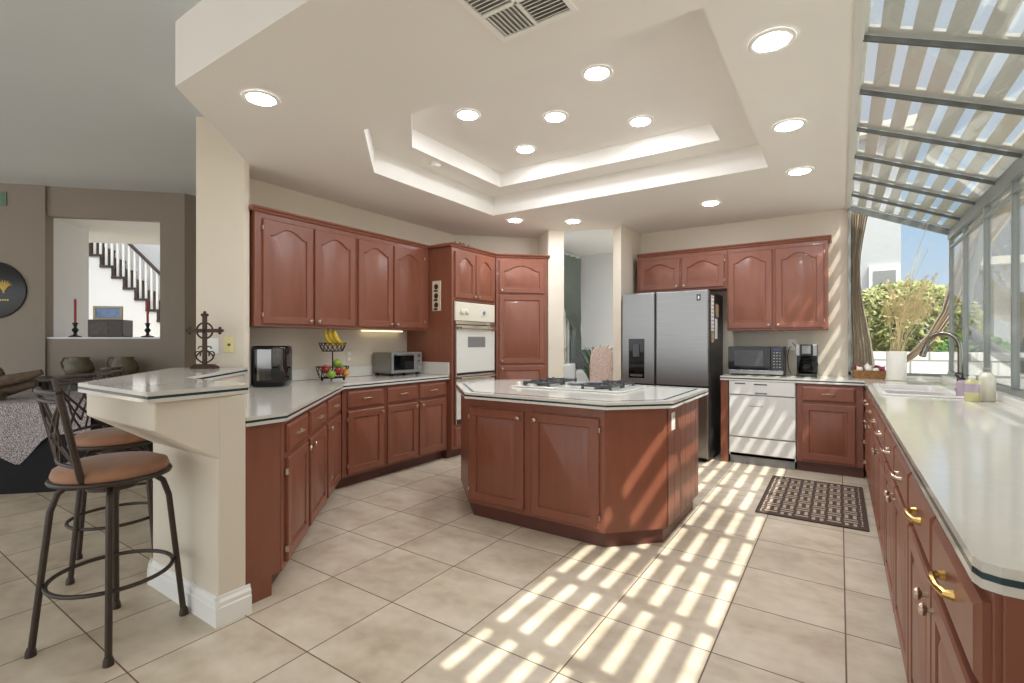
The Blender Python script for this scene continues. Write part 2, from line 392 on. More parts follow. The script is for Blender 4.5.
# kitchen walls
struct('wall_left', MB().box(-4.3, -4.15, 2.05, 6.0, 0, ZC), WALL)
struct('wall_pillar', MB().prism([(-4.10, 1.77), (-3.86, 1.975), (-3.83, 2.00), (-3.83, 2.045), (-4.15, 2.045), (-4.3, 2.045)], 0, ZF), WALL, bevel=0.012)
struct('wall_pantry', MB().prism([(-4.15, 4.84), (-3.34, 5.65), (-3.41, 5.75), (-4.3, 4.87)], 0, ZC), WALL)
struct('wall_back', MB().box(-2.13, 0.075, 6.16, 6.3, 0, ZC), WALL)
struct('wall_back_side', MB().prism([(-2.13, 5.48), (-2.32, 5.70), (-2.32, 6.3), (-2.13, 6.3)], 0, ZC + 0.2), WALL, bevel=0.012)
struct('wall_doorway', MB().prism([(-3.0, 5.29), (-2.845, 5.42), (-2.99, 5.6), (-3.3, 5.72), (-3.36, 5.65)], 0, ZC + 0.2), WALL, bevel=0.012)
struct('wall_header', MB().box(0.06, 0.09, 0.5, 1.19, 2.63, 3.05).box(0.2, 0.45, 0.5, 0.55, 0, 3.05), WALL)
struct('wall_right', MB().box(0.93, 1.05, 0.55, 6.3, -0.1, 0.94).box(0.45, 1.05, -3.2, 0.55, -0.1, ZF), WALL)

# pony wall carrying the raised bar, with a corbel on the stool side
ponyi = [(-2.31, 1.215), (-3.02, 1.215), (-3.83, 2.01)]
pony = [(-2.31, 1.09), *ponyi, (-3.90, 1.99), (-3.0, 1.09)]
mb = MB().prism(pony, 0, 1.024)
prof = [(1.10, 0.735), (0.845, 0.905), (0.845, 1.024), (1.10, 1.024)]
dv = (1 / math.sqrt(2))
def pmit(yy):  # mitre point of the corbel at outward distance from the wall face
    d = 1.09 - yy
    return (-3.0 - d * 0.4142, yy)
def pend(yy):
    d = 1.09 - yy; return (-3.90 - d * dv, 1.99 - d * dv)
mb.loops([[(-2.31, y, z) for y, z in prof], [(*pmit(y), z) for y, z in prof], [(*pend(y), z) for y, z in prof]])
struct('wall_pony', mb, WALL, bevel=0.008)
bb = MB()
def base_run(mb, pts, h=0.13, t=0.018):
    for (a, b) in zip(pts[:-1], pts[1:]):
        a, b = Vector((*a, 0)), Vector((*b, 0)); d = (b - a).normalized(); n = Vector((d.y, -d.x, 0))
        pr = [(0, 0), (t, 0), (t, h * 0.62), (t * 0.75, h * 0.66), (t * 0.8, h * 0.8), (t * 0.35, h * 0.9), (t * 0.3, h), (0, h)]
        mb.loops([[tuple(p + n * o_ + Vector((0, 0, z)) + e) for o_, z in pr] for p, e in ((a, -d * 0.017), (b, d * 0.017))])
base_run(bb, [(-3.90, 1.99), (-3.0, 1.09), (-2.31, 1.09), (-2.31, 1.215)])
struct('baseboard_pony', bb, TRIMW)

# family room far wall (turned 45 degrees) with a pass-through
def W45(k, s, z):   # point on the plane x-y=k at distance s along (1,1)
    return (k / 2 + s * dv, -k / 2 + s * dv, z)
M45 = lambda k: T(k / 2, -k / 2, 0) @ RZ(PI / 4)     # local x along the wall, local -y towards the kitchen
S0, S1 = (-7.342 + 1.658) / 2 / dv, (-6.548 + 2.452) / 2 / dv
SE = (-6.36 + 2.63) / 2 / dv
mb = MB(); m9 = M45(-9.0)
mb.box(-6.2, S0, 0, 0.1, 0, ZF, m9); mb.box(S1, SE, 0, 0.1, 0, ZF, m9); mb.box(S0, S1, 0, 0.1, 0, 1.30, m9); mb.box(S0, S1, 0, 0.1, 2.67, ZF, m9)
mb.box(-6.2, S0, -0.03, 0.0, 0, ZF, m9)
struct('wall_family_room', mb, FAMW)
struct('wall_family_side', MB().box(-6.5, -6.36, 2.63, 2.95, 0, ZF).box(-6.5, -6.36, 2.95, 5.0, 2.72, ZF).box(-6.36, -4.3, 4.9, 5.0, 0, ZF), FAMW)
struct('trim_hall_opening', MB().box(-6.52, -6.34, 2.95, 2.99, 0, 2.72).box(-6.52, -6.34, 2.95, 4.9, 2.70, 2.74), TRIMW)
# stair hall seen through the pass-through
m = m9
struct('trim_ledge', MB().box(S0, S1, -0.004, 0.32, 1.30, 1.32, m9), COOLW)
mb = MB(); mb.box(S0 - 0.06, S0 - 0.004, 0.1, 0.72, 0, 2.9, m); mb.box(S0 - 3, S0 - 0.06, 0.66, 0.72, 0, 2.9, m)
struct('wall_stair_hall', mb, COOLW)
struct('ceiling_stair_hall', MB().box(S0 - 3, S1 + 0.9, 0.1, 1.60, 2.67, 2.9, m), COOLW)
mk = M45(-17.0)
struct('wall_stair_far', MB().box(-8, 3.5, 0.9, 1.0, 0, 6.5, mk).box(-8.1, -8, -5.4, 0.9, 0, 6.5, mk), COOLW)
struct('ceiling_stair_far', MB().box(-8, 3.5, -4.0, 0.25, 6.5, 6.6, mk), COOLW)

# living room beyond the doorway
mb = MB().box(-4.05, -3.9, 5.72, 6.3, 0, 2.8).box(-4.05, -3.9, 6.3, 7.62, 0, 0.45).box(-4.05, -3.9, 6.3, 7.62, 2.45, 2.8).box(-4.05, -3.9, 7.62, 8.1, 0, 2.8)
struct('wall_living_side', mb, COOLW)
struct('wall_living_far', MB().box(-4.05, -0.9, 8.0, 8.12, 0, 2.8), COOLW)
struct('ceiling_living', MB().prism([(-2.30, 6.2), (-2.30, 5.68), (-2.85, 5.42), (-3.05, 5.62), (-3.3, 5.75), (-4.05, 5.75), (-4.05, 8.1), (-1.95, 8.1), (-1.95, 6.2)], 2.8, 2.9), COOLW)
w2 = MB()
for y0, y1, z0, z1 in ((6.3, 7.62, 0.45, 0.50), (6.3, 7.62, 2.40, 2.45), (6.3, 6.35, 0.5, 2.4), (7.57, 7.62, 0.5, 2.4), (6.3, 7.62, 1.12, 1.16), (6.94, 6.98, 0.5, 2.4)):
    w2.box(-4.02, -3.94, y0, y1, z0, z1)
o = struct('window_2', w2, ALUW)
MB().box(-3.985, -3.98, 6.35, 7.57, 0.5, 2.4).build('pane', GLASS, o, smooth=False)

# ------------------------------------------------------------------ greenhouse window over the right counter
XR, ZR, XE, ZE = 0.075, 2.65, 0.87, 2.30
GY0, GY1 = 0.62, 6.16
sl = (ZR - ZE) / (XE - XR)
win = MB()
ay = math.atan2(ZR - ZE, XE - XR); ln = math.hypot(XE - XR, ZR - ZE)
MR = T(XR, 0, ZR) @ Matrix.Rotation(ay, 4, 'Y')        # local x runs down the slope
BARS = [1.02, 1.595, 2.168, 2.741, 3.314, 3.887, 4.46, 5.03, 5.60]
win.box(0, ln, GY1 - 0.03, GY1, -0.03, 0.025, MR); win.box(0, ln, GY0, GY0 + 0.03, -0.03, 0.025, MR)
win.box(XE - 0.02, XE + 0.03, GY0, GY1, ZE - 0.07, ZE + 0.015)            # eave beam
win.box(XE - 0.01, XE + 0.02, GY0, GY1, ZE - 0.15, ZE - 0.135)
MUL = [5.51, 4.80, 4.12, 3.42, 2.72, 2.02, 1.32, GY0 + 0.02, GY1 - 0.02]
for y in MUL: win.box(XE - 0.012, XE + 0.022, y - 0.012, y + 0.012, 0.95, ZE)
win.box(XE - 0.02, XE + 0.03, GY0, GY1, 0.95, 0.985)
win.box(XR, XE, GY1 - 0.035, GY1 + 0.005, 0.93, 0.96); win.box(XR - 0.005, XR + 0.02, GY1 - 0.035, GY1 + 0.005, 0.93, ZR)
win = struct('window_1', win, ALU)
for y in BARS: MB().box(0.01, ln, y - 0.008, y + 0.008, -0.006, 0.016, MR).build('roof_bar', ALUD, win, smooth=False)
hd = MB().box(XR - 0.02, XR + 0.016, 1.19, GY1, ZR - 0.012, ZR + 0.14)
struct('trim_1', hd, ALUW)
ys = [GY0 + 0.02] + BARS + [GY1 - 0.01]
for a, b in zip(ys[:-1], ys[1:]): MB().box(0.005, ln, a + 0.013, b - 0.013, 0.012, 0.016, MR).build('roof_pane', ROOFGLASS, win, smooth=False)
ms = sorted(MUL)
for a, b in zip(ms[:-1], ms[1:]): MB().box(XE + 0.003, XE + 0.007, a + 0.018, b - 0.018, 0.985, ZE - 0.07).build('side_pane', GLASS, win, smooth=False)
MB().prism([(XR + 0.02, 0.96), (XE - 0.02, 0.96), (XE - 0.02, ZE), (XR + 0.02, ZR - 0.035)], 0, 0.004, T(0, GY1 - 0.014, 0) @ XZ).build('end_pane', GLASS, win, smooth=False)
struct('trim_sill', MB().box(0.80, 0.93, 0.6, 6.155, 0.905, 0.952).box(0.20, 0.80, 6.12, 6.28, 0.905, 0.935), COUNTEDGE, bevel=0.006)
struct('wall_end_low', MB().box(0.075, 1.05, 6.16, 6.3, -0.1, 0.93), WALL)
# slatted shade lying over the glass roof: bays of slats with open slots
sh = thing('roof_shade', 'grey slatted sun shade lying over the slanted glass roof', 'shade', (0, 0, 0))
slot0, pitch, gapw = 0.115, 0.109, 0.046
cosr = math.cos(ay)
for bi, (a, b) in enumerate(zip(ys[:-1], ys[1:])):
    mb = MB(); zz = (0.035, 0.047)
    x = 0.0
    for k in range(7):
        c = (slot0 + pitch * k - XR) / cosr
        mb.box(x, c - gapw / 2, a, b, *zz, MR); x = c + gapw / 2
        mb.box(c - gapw / 2, c + gapw / 2, a, a + 0.04, *zz, MR); mb.box(c - gapw / 2, c + gapw / 2, b - 0.04, b, *zz, MR)
    mb.box(x, ln + 0.04, a, b, *zz, MR)
    mb.build('slat_panel', SLAT, sh, smooth=False)
# solid patio cover outside that keeps the sun off the upright glass
pc = thing('patio_cover', 'pale plank patio cover on posts outside the upright window panes', 'patio cover', (0, 0, 0))
mb = MB()
for x0, x1 in ((1.0, 1.53), (1.58, 2.1), (2.11, 2.6), (2.61, 3.0)): mb.box(x0, x1, -1.5, 6.1, 2.62, 2.66)
mb.build('planks', COVERW, pc, smooth=False)
for y in (-1.2, 0.6, 2.4, 4.2, 5.9): MB().box(1.0, 3.0, y - 0.03, y + 0.03, 2.5, 2.62).build('rafter', COVERW, pc, smooth=False)
for y in (-1.2, 5.9): MB().box(2.88, 2.98, y - 0.05, y + 0.05, -0.1, 2.5).build('post', COVERW, pc, smooth=False)

# ------------------------------------------------------------------ outdoors
struct('ground', MB().box(1.05, 40, -6, 40, -0.16, -0.1).box(-14, 1.05, 6.3, 40, -0.16, -0.125), CONCRETE)
o = MB().box(-0.2, 9, 9.0, 9.2, -0.1, 1.12).build('block_wall', BLOCK, None, smooth=False)
tag(o, 'low white block garden wall outside behind the sink', 'garden wall')
def bush(name, label, c, R, n, m, sc=(1, 1, 1), seed=1, leaf=0.09):
    rnd = random.Random(seed); mb = MB()
    for i in range(n):
        d = Vector((rnd.gauss(0, 1), rnd.gauss(0, 1), rnd.gauss(0, 1))).normalized() * R * (0.55 + 0.45 * rnd.random() ** 0.5)
        p = Vector(c) + Vector((d.x * sc[0], d.y * sc[1], d.z * sc[2]))
        a = Vector((rnd.gauss(0, 1), rnd.gauss(0, 1), rnd.gauss(0, 1))).normalized(); b = a.orthogonal().normalized()
        l = leaf * (0.6 + rnd.random()); 
        mb.add([p - a * l, p + b * l * 0.4, p + a * l, p - b * l * 0.4], [(0, 1, 2, 3)])
    r = thing(name, label, 'bush', (c[0], c[1], -0.1))
    o = mb.build('foliage', m, r, smooth=False); o.location = (-c[0], -c[1], 0.1)
    st = MB()
    for k in range(4): st.tube([(0.05 * k - 0.08, 0, -0.02), (0.2 * k - 0.3, 0.1 * (k % 2), c[2] * 0.6 + 0.2), (0.35 * k - 0.5, 0.1, c[2] + 0.2)], 0.025, 6)
    st.build('stem', STEMB, r)
bush('garden_bush', 'pale sunlit feathery bush rising behind the white pot and block wall', (0.95, 10.9, 1.55), 1.0, 9000, BUSH, (1.0, 0.8, 0.78), 3, 0.05)
bush('garden_bush', 'deep green leafy bush behind the faucet just over the block wall', (1.62, 9.62, 1.05), 0.42, 2600, BUSHD, (1, 0.8, 0.8), 5, 0.05)
bush('garden_bush', 'low green bush at the foot of the block wall below the faucet', (1.02, 8.3, 0.25), 0.38, 1500, BUSHD, (1.1, 0.7, 0.9), 6, 0.05)
nh = thing('neighbour_house', 'white stucco neighbouring house with a framed window, seen past the taupe drape', 'house', (-0.8, 12.0, -0.1))
hb = MB().box(-6, 1.78, 0, 6, 0, 5.4); hb.build('wall', STUCCO, nh, smooth=False)
MB().box(-6.2, 2.0, -0.25, 6.2, 5.4, 5.6).build('roof', COVERW, nh, smooth=False)
MB().box(1.28, 1.76, -0.06, 0.02, 0.9, 2.85).build('window_frame', TRIMW, nh, smooth=False)
MB().box(1.34, 1.70, -0.075, -0.055, 1.0, 2.75).build('window_pane', BLUEPIC if False else GREY, nh, smooth=False)
n2 = thing('neighbour_house', 'pale two-storey house far off, seen through the upright side panes', 'house', (2.75, 14.5, -0.1))
MB().box(0, 7, 0, 6, 0, 3.0).box(1.1, 7, 1.5, 6, 3.0, 5.5).build('wall', STUCCO, n2, smooth=False)
MB().box(-0.25, 7.2, -0.3, 1.5, 3.0, 3.16).box(0.85, 7.2, 1.2, 6.2, 5.5, 5.7).build('roof', COVERW, n2, smooth=False)
for x in (0.35, 1.5): MB().box(x, x + 0.7, -0.05, 0.02, 1.1, 2.4).build('window', DGREY, n2, smooth=False)
# swagged outdoor drape
def ribbon(path, widths, thick, nrm):
    n = len(path); ls = []
    nrm = Vector(nrm)
    for i in range(n):
        p = Vector(path[i]); d = (Vector(path[min(i + 1, n - 1)]) - Vector(path[max(i - 1, 0)])).normalized(); a = d.cross(nrm).normalized()
        wv = widths[i]; row = []
        for k in range(13):
            q = k / 12 - 0.5; row.append(p + a * wv * q + nrm * (0.02 + thick * (0.5 + 0.5 * math.sin(k * 2.4))))
        for k in range(12, -1, -1):
            q = k / 12 - 0.5; row.append(p + a * wv * q + nrm * (thick * (0.5 + 0.5 * math.sin(k * 2.4))))
        ls.append([tuple(v) for v in row])
    return MB().loops(ls)
sw = ribbon([(0.50, 6.9, 0.98), (0.66, 6.9, 1.12), (0.82, 6.9, 1.32), (0.95, 6.9, 1.58), (1.04, 6.9, 1.9), (1.16, 6.8, 2.3), (1.24, 6.09, 2.62)], [0.06, 0.07, 0.09, 0.11, 0.16, 0.24, 0.3], 0.05, (0, -1, 0))
tag(sw.build('outdoor_drape', DRAPE, None), 'brown swagged outdoor drape pulled aside in a curve behind the faucet', 'drape')
sw = ribbon([(1.2, 6.09, 2.62), (1.06, 6.3, 1.8), (1.02, 6.3, 1.42), (1.10, 5.9, 1.25), (1.16, 5.4, 1.12), (1.2, 4.9, 1.05), (1.24, 4.3, 1.02), (1.22, 3.6, 1.4), (1.15, 2.9, 2.2), (1.1, 2.6, 2.62)], [0.08, 0.06, 0.05, 0.08, 0.1, 0.12, 0.14, 0.14, 0.12, 0.1], 0.05, (-1, 0, 0))
tag(sw.build('outdoor_drape', STUCCO, None), 'white swagged outdoor fabric drooping low outside the upright side panes', 'drape')
# long drape in the corner beside the end pane
dr = MB(); ls = []
for zi in range(12):
    z = 0.96 + (2.62 - 0.96) * zi / 11; ww = 0.075 + 0.03 * math.cos(zi / 11 * 5); row = []
    for k in range(25): row.append((0.085 + ww * 2 * k / 24, 6.215 + 0.02 * math.sin(k * 1.9 + 0.2 * zi), z))
    for k in range(24, -1, -1): row.append((0.085 + ww * 2 * k / 24, 6.222 + 0.02 * math.sin(k * 1.9 + 0.2 * zi), z))
    ls.append(row)
tag(dr.loops(ls).build('drape', DRAPE, None), 'taupe drape hanging in the corner beside the end window pane', 'drape')

# ================================================================== CABINETS
def door_part(parent, x0, x1, z0, z1, arch=0.0, knob=None, hinge=None, stile=0.058, name='door'):
    th = 0.02
    NA = 18
    o = MB()
    def contour(d):   # opening inset by d from the stile line, CCW in xz
        a, b, c, e = x0 + stile + d, z0 + stile + d, x1 - stile - d, z1 - stile - d
        pts = [(a, b), (c, b)]
        for i in range(NA + 1):
            t = i / NA; x = c + (a - c) * t; h = 0.0
            if arch:
                u = min(1, max(0, (t - 0.08) / 0.84)); h = arch * (0.5 - 0.5 * math.cos(2 * PI * u)) ** 0.55
            pts.append((x, e - arch + h))
        return pts
    base = contour(0.0)
    outer = [(x0, z0), (x1, z0)] + [(x1 + (x0 - x1) * i / NA, z1) for i in range(NA + 1)]
    def ins(poly, d): return [(min(max(x, x0 + d), x1 - d), min(max(z, z0 + d), z1 - d)) for x, z in poly]
    L_ = [[(x, 0.0, z) for x, z in outer], [(x, -th + 0.005, z) for x, z in outer], [(x, -th, z) for x, z in ins(outer, 0.006)],
          [(x, -th, z) for x, z in base], [(x, -th + 0.012, z) for x, z in contour(0.005)], [(x, -th + 0.012, z) for x, z in contour(0.013)],
          [(x, -th + 0.001, z) for x, z in contour(0.038)]]
    o.loops(L_)
    d = o.build(name, CHERRY, parent, ang=25)
    if knob:
        kx, kz = knob
        k = MB().lathe([(0.006, 0), (0.006, 0.012), (0.014, 0.016), (0.016, 0.022), (0.012, 0.028), (0.004, 0.030)], (0, 0, 0), 14, T(kx, -th, kz) @ Matrix.Rotation(PI / 2, 4, 'X'))
        k.build('knob', PEWTER, d)
    if hinge is not None:
        for hz in (z0 + 0.07, z1 - 0.07):
            MB().box(hinge - 0.005, hinge + 0.005, -0.023, -0.003, hz - 0.016, hz + 0.016).build('hinge', PEWTER, d, bevel=0.003)
    return d
def drawer_part(parent, x0, x1, z0, z1, pull='bar', big=False):
    R0 = [(x0, z0), (x1, z0), (x1, z1), (x0, z1)]
    def ins(d): return [(x0 + d, z0 + d), (x1 - d, z0 + d), (x1 - d, z1 - d), (x0 + d, z1 - d)]
    L_ = [[(x, 0, z) for x, z in R0], [(x, -0.011, z) for x, z in R0], [(x, -0.013, z) for x, z in ins(0.004)], [(x, -0.02, z) for x, z in ins(0.016)]]
    d = MB().loops(L_).build('drawer', CHERRY, parent, ang=25)
    cx, cz = (x0 + x1) / 2, (z0 + z1) / 2
    if pull == 'bar':
        hw = 0.045 if not big else 0.05
        p = [(cx - hw, -0.02, cz), (cx - hw, -0.034, cz), (cx - hw * 0.6, -0.044, cz + 0.004), (cx, -0.047, cz + 0.006), (cx + hw * 0.6, -0.044, cz + 0.004), (cx + hw, -0.034, cz), (cx + hw, -0.02, cz)]
        MB().tube(p, 0.0055 if not big else 0.0075, 8, taper=[1.5, 1.1, 0.9, 1.15, 0.9, 1.1, 1.5]).build('pull', PEWTER if not big else BRASS, d)
    return d
def base_cab(label, loc, rz, w, d, fronts, group=None, toe=0.07, z1=0.866, left_end=False, ztoe=0.10):
    r = thing('base_cabinet', label, 'cabinet', loc, rz, group)
    MB().box(0, w, 0, d, ztoe, z1).build('body', CHERRY, r, smooth=False, bevel=0.002)
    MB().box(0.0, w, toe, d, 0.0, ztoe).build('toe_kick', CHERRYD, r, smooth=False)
    for f in fronts:
        if f[0] == 'd': door_part(r, *f[1:5], arch=0, knob=f[5], hinge=f[6] if len(f) > 6 else None)
        else: drawer_part(r, *f[1:5], big=(len(f) > 5))
    return r
DZ0, DZ1, WZ0, WZ1 = 0.125, 0.665, 0.692, 0.838   # door and drawer heights

# --- run along the left wall (faces +X)
G = 'base cabinets under the left counter'
base_cab('cherry base cabinet in the left corner, one drawer over one door, below the fruit basket', (-3.53, 2.67, 0), PI / 2, 0.475, 0.60,
         [('d', 0.05, 0.45, DZ0, DZ1, (0.42, DZ1 - 0.035), 0.045), ('w', 0.05, 0.45, WZ0, WZ1)], G)
base_cab('cherry base cabinet with two drawers over two doors, below the toaster oven', (-3.53, 3.147, 0), PI / 2, 0.87, 0.60,
         [('d', 0.02, 0.41, DZ0, DZ1, (0.38, DZ1 - 0.035)), ('d', 0.44, 0.83, DZ0, DZ1, (0.47, DZ1 - 0.035)), ('w', 0.02, 0.41, WZ0, WZ1), ('w', 0.44, 0.83, WZ0, WZ1)], G)
# --- diagonal run (faces +X+Y)
DA = math.atan2(2.655 - 1.42, -3.53 + 2.36); DD = Vector((math.cos(DA), math.sin(DA)))
base_cab('angled cherry base cabinet at the panelled near end, below the pony wall', (-2.36, 1.42, 0), DA, 0.53, 0.15,
         [('d', 0.055, 0.49, DZ0, DZ1, (0.455, DZ1 - 0.035), 0.048), ('w', 0.055, 0.49, WZ0, WZ1)], G)
base_cab('angled cherry base cabinet in the middle of the slanted run, below the air fryer', (-2.36 + 0.532 * DD.x, 1.42 + 0.532 * DD.y, 0), DA, 0.54, 0.5,
         [('d', 0.02, 0.50, DZ0, DZ1, (0.055, DZ1 - 0.035)), ('w', 0.02, 0.50, WZ0, WZ1)], G)
base_cab('angled cherry base cabinet meeting the inside corner, one drawer over one door', (-2.36 + 1.074 * DD.x, 1.42 + 1.074 * DD.y, 0), DA, 0.625, 0.5,
         [('d', 0.02, 0.54, DZ0, DZ1, (0.055, DZ1 - 0.035)), ('w', 0.02, 0.54, WZ0, WZ1)], G)
o = MB().prism([(-2.362, 1.232), (-2.362, 1.414), (-2.47, 1.30), (-2.54, 1.232)], 0.10, 0.866).prism([(-2.362, 1.232), (-2.362, 1.37), (-2.43, 1.30), (-2.50, 1.232)], 0.0, 0.10).build('end_panel', CHERRY, None, smooth=False, bevel=0.002)
tag(o, 'plain cherry end panel of the slanted cabinets beside the pony wall', 'cabinet panel')

# --- oven tower and pantry
OX = -3.47
ot = thing('oven_cabinet', 'tall cherry oven cabinet with two arched doors above the wall ovens', 'cabinet', (OX, 4.022, 0), PI / 2)
MB().box(0, 0.032, 0, 0.676, 0.1, 2.29).box(0.765, 0.80, 0, 0.676, 0.1, 2.29).box(0.032, 0.765, 0.6, 0.676, 0.1, 2.29).box(0.032, 0.765, 0, 0.6, 1.715, 2.29).box(0.032, 0.765, 0, 0.6, 0.1, 0.36).build('body', CHERRY, ot, smooth=False, bevel=0.002)
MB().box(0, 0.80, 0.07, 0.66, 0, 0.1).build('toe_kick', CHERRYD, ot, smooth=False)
door_part(ot, 0.045, 0.395, 1.745, 2.255, 0.06, (0.365, 1.775)); door_part(ot, 0.41, 0.76, 1.745, 2.255, 0.06, (0.44, 1.775))
drawer_part(ot, 0.045, 0.755, 0.135, 0.335)
def crown(parent, x0, x1, z, d=0.3, ends=(True, True)):
    pr = [(0.0, 0.0), (-0.012, 0.004), (-0.018, 0.02), (-0.034, 0.03), (-0.036, 0.042), (0.0, 0.042)]
    mb = MB().loops([[(x0 - (0.03 if ends[0] else 0), y, z + h) for y, h in pr], [(x1 + (0.03 if ends[1] else 0), y, z + h) for y, h in pr]])
    if ends[0]: mb.box(x0 - 0.03, x0, 0, d, z + 0.012, z + 0.042)
    if ends[1]: mb.box(x1, x1 + 0.03, 0, d, z + 0.012, z + 0.042)
    mb.box(x0, x1, 0, d, z, z + 0.03)
    return mb.build('crown', CHERRY, parent, smooth=False)
crown(ot, 0, 0.80, 2.29, 0.6, (True, False))
wo_ = thing('double_wall_oven', 'white double wall oven with chrome bar handles in the oven cabinet', 'oven', (OX, 4.06, 0), PI / 2)
MB().box(0, 0.72, 0.0, 0.55, 0.365, 1.71).build('body', STEELD, wo_, smooth=False)
cp = MB().box(0.0, 0.72, -0.022, 0.0, 1.50, 1.705).build('control_panel', CREAMPL, wo_, smooth=False, bevel=0.004)
for x in (0.10, 0.19):
    MB().lathe([(0.030, 0), (0.030, 0.012), (0.022, 0.026), (0.0, 0.026)], (0, 0, 0), 18, T(x, -0.022, 1.60) @ Matrix.Rotation(PI / 2, 4, 'X')).build('dial', CREAMPL, cp)
MB().box(0.45, 0.60, -0.026, -0.021, 1.565, 1.64).build('clock_display', OVENW, cp, smooth=False)
MB().lathe([(0.022, 0), (0.022, 0.012), (0.0, 0.014)], (0, 0, 0), 16, T(0.50, -0.024, 1.60) @ Matrix.Rotation(PI / 2, 4, 'X')).build('timer_dial', GREY, cp)
MB().box(0.0, 0.72, -0.025, 0.0, 1.46, 1.495).build('vent_trim', CHROME, wo_, smooth=False)
def oven_door(z0, z1, window):
    d = MB().box(0.012, 0.708, -0.03, 0.0, z0, z1).build('oven_door', OVENW, wo_, smooth=False, bevel=0.006)
    if window: MB().box(0.20, 0.52, -0.032, -0.029, z0 + 0.28, z0 + 0.40).build('window', GREY, d, smooth=False)
    hz = z1 - 0.03
    MB().tube([(0.03, -0.075, hz), (0.69, -0.075, hz)], 0.012, 10).box(0.05, 0.075, -0.075, -0.03, hz - 0.012, hz + 0.012).box(0.645, 0.67, -0.075, -0.03, hz - 0.012, hz + 0.012).build('handle', CHROME, d)
    MB().box(0.012, 0.708, -0.034, -0.028, z1 - 0.06, z1 - 0.0).build('trim', CHROME, d, smooth=False)
oven_door(0.925, 1.45, True); oven_door(0.42, 0.90, True)
for s in (0.0, 0.708): MB().box(s, s + 0.012, -0.028, 0.0, 0.37, 1.45).build('side_trim', CHROME, wo_, smooth=False)

pt = thing('pantry_cabinet', 'tall angled cherry pantry with arched upper door beside the doorway', 'cabinet', (OX + 0.005, 4.832, 0), PI / 4)
MB().box(0, 0.64, 0, 0.42, 0.1, 2.29).build('body', CHERRY, pt, smooth=False, bevel=0.002)
MB().box(0, 0.64, 0.07, 0.42, 0, 0.1).build('toe_kick', CHERRYD, pt, smooth=False)
door_part(pt, 0.035, 0.60, 1.86, 2.255, 0.07, (0.07, 1.89)); 
door_part(pt, 0.035, 0.60, 1.00, 1.835, 0, (0.07, 1.03)); door_part(pt, 0.035, 0.60, 0.14, 0.975, 0, (0.07, 0.94))
crown(pt, 0, 0.64, 2.29, 0.4, (False, True))

# --- upper cabinets, left wall
UZ0, UZ1 = 1.39, 2.29
def upper(label, loc, rz, w, d, z0, z1, doors, group, arch=0.065):
    r = thing('wall_cabinet', label, 'cabinet', loc, rz, group)
    MB().box(0, w, 0, d, z0, z1).build('body', CHERRY, r, smooth=False, bevel=0.002)
    for (a, b, ks, hg) in doors:
        k = (b - 0.03, z0 + 0.055) if ks == 'r' else (a + 0.03, z0 + 0.055)
        door_part(r, a, b, z0 + 0.022, z1 - 0.045, arch, k, (a - 0.004 if hg == 'l' else b + 0.004) if hg else None)
    return r
XU = -3.80
G = 'cherry wall cabinets over the left counter'
u1 = upper('cherry wall cabinet with two arched doors above the air fryer', (XU, 2.065, 0), PI / 2, 0.96, 0.345, UZ0, UZ1, [(0.06, 0.50, 'r', 'l'), (0.52, 0.945, 'l', None)], G)
u2 = upper('cherry wall cabinet with two arched doors above the toaster oven', (XU, 3.027, 0), PI / 2, 0.985, 0.345, UZ0, UZ1, [(0.02, 0.45, 'r', None), (0.47, 0.905, 'l', 'r')], G)
crown(u1, 0, 0.96, UZ1, 0.34, (True, False)); crown(u2, 0, 0.962, UZ1, 0.34, (False, False))
o = MB().box(-4.12, -4.09, 3.35, 3.9, 1.376, 1.388).build('under_cabinet_light', UNDERCAB, None, smooth=False); tag(o, 'slim warm light strip under the left wall cabinets', 'light')

# --- upper cabinets, back wall (face -Y)
YU = 5.84
G = 'cherry wall cabinets over the back counter and fridge'
b1 = upper('short cherry wall cabinet with two arched doors above the fridge', (-2.06, YU, 0), 0, 1.02, 0.315, 1.86, UZ1, [(0.035, 0.51, 'r', None), (0.535, 0.995, 'l', 'r')], G, 0.06)
b2 = upper('tall cherry wall cabinet with two arched doors above the microwave', (-1.038, YU, 0), 0, 0.94, 0.315, UZ0, UZ1, [(0.012, 0.445, 'r', None), (0.475, 0.905, 'l', 'r')], G)
crown(b1, 0, 1.02, UZ1, 0.31, (False, False)); crown(b2, 0, 0.94, UZ1, 0.31, (False, True))

# --- back base run
YB = 5.555
ep = MB().box(-1.05, -0.975, YB, 6.15, 0.0, 0.866).build('end_panel', CHERRY, None, smooth=False, bevel=0.002)
tag(ep, 'narrow cherry end panel between the fridge and the white dishwasher', 'cabinet panel')
base_cab('cherry base cabinet right of the dishwasher, one drawer over one door', (-0.352, YB, 0), 0, 0.535, 0.59, [('d', 0.045, 0.475, DZ0, DZ1, None, None), ('w', 0.045, 0.475, WZ0, WZ1)], None, 0.05)
dw = thing('dishwasher', 'white built-in dishwasher under the microwave counter', 'dishwasher', (-0.968, YB, 0), 0)
MB().box(0, 0.61, 0.02, 0.57, 0.08, 0.862).build('body', WHITE, dw, smooth=False)
MB().box(0.004, 0.606, -0.02, 0.02, 0.29, 0.715).build('door', WHITE, dw, smooth=False, bevel=0.006)
cpn = MB().box(0.004, 0.606, -0.028, 0.02, 0.722, 0.862).build('control_panel', WHITE, dw, smooth=False, bevel=0.008)
MB().box(0.06, 0.16, -0.0295, -0.027, 0.83, 0.842).box(0.24, 0.36, -0.0295, -0.027, 0.825, 0.838).build('vent_slot', DGREY, cpn, smooth=False)
MB().box(0.25, 0.36, -0.03, -0.0275, 0.735, 0.75).build('handle_recess', GREY, cpn, smooth=False)
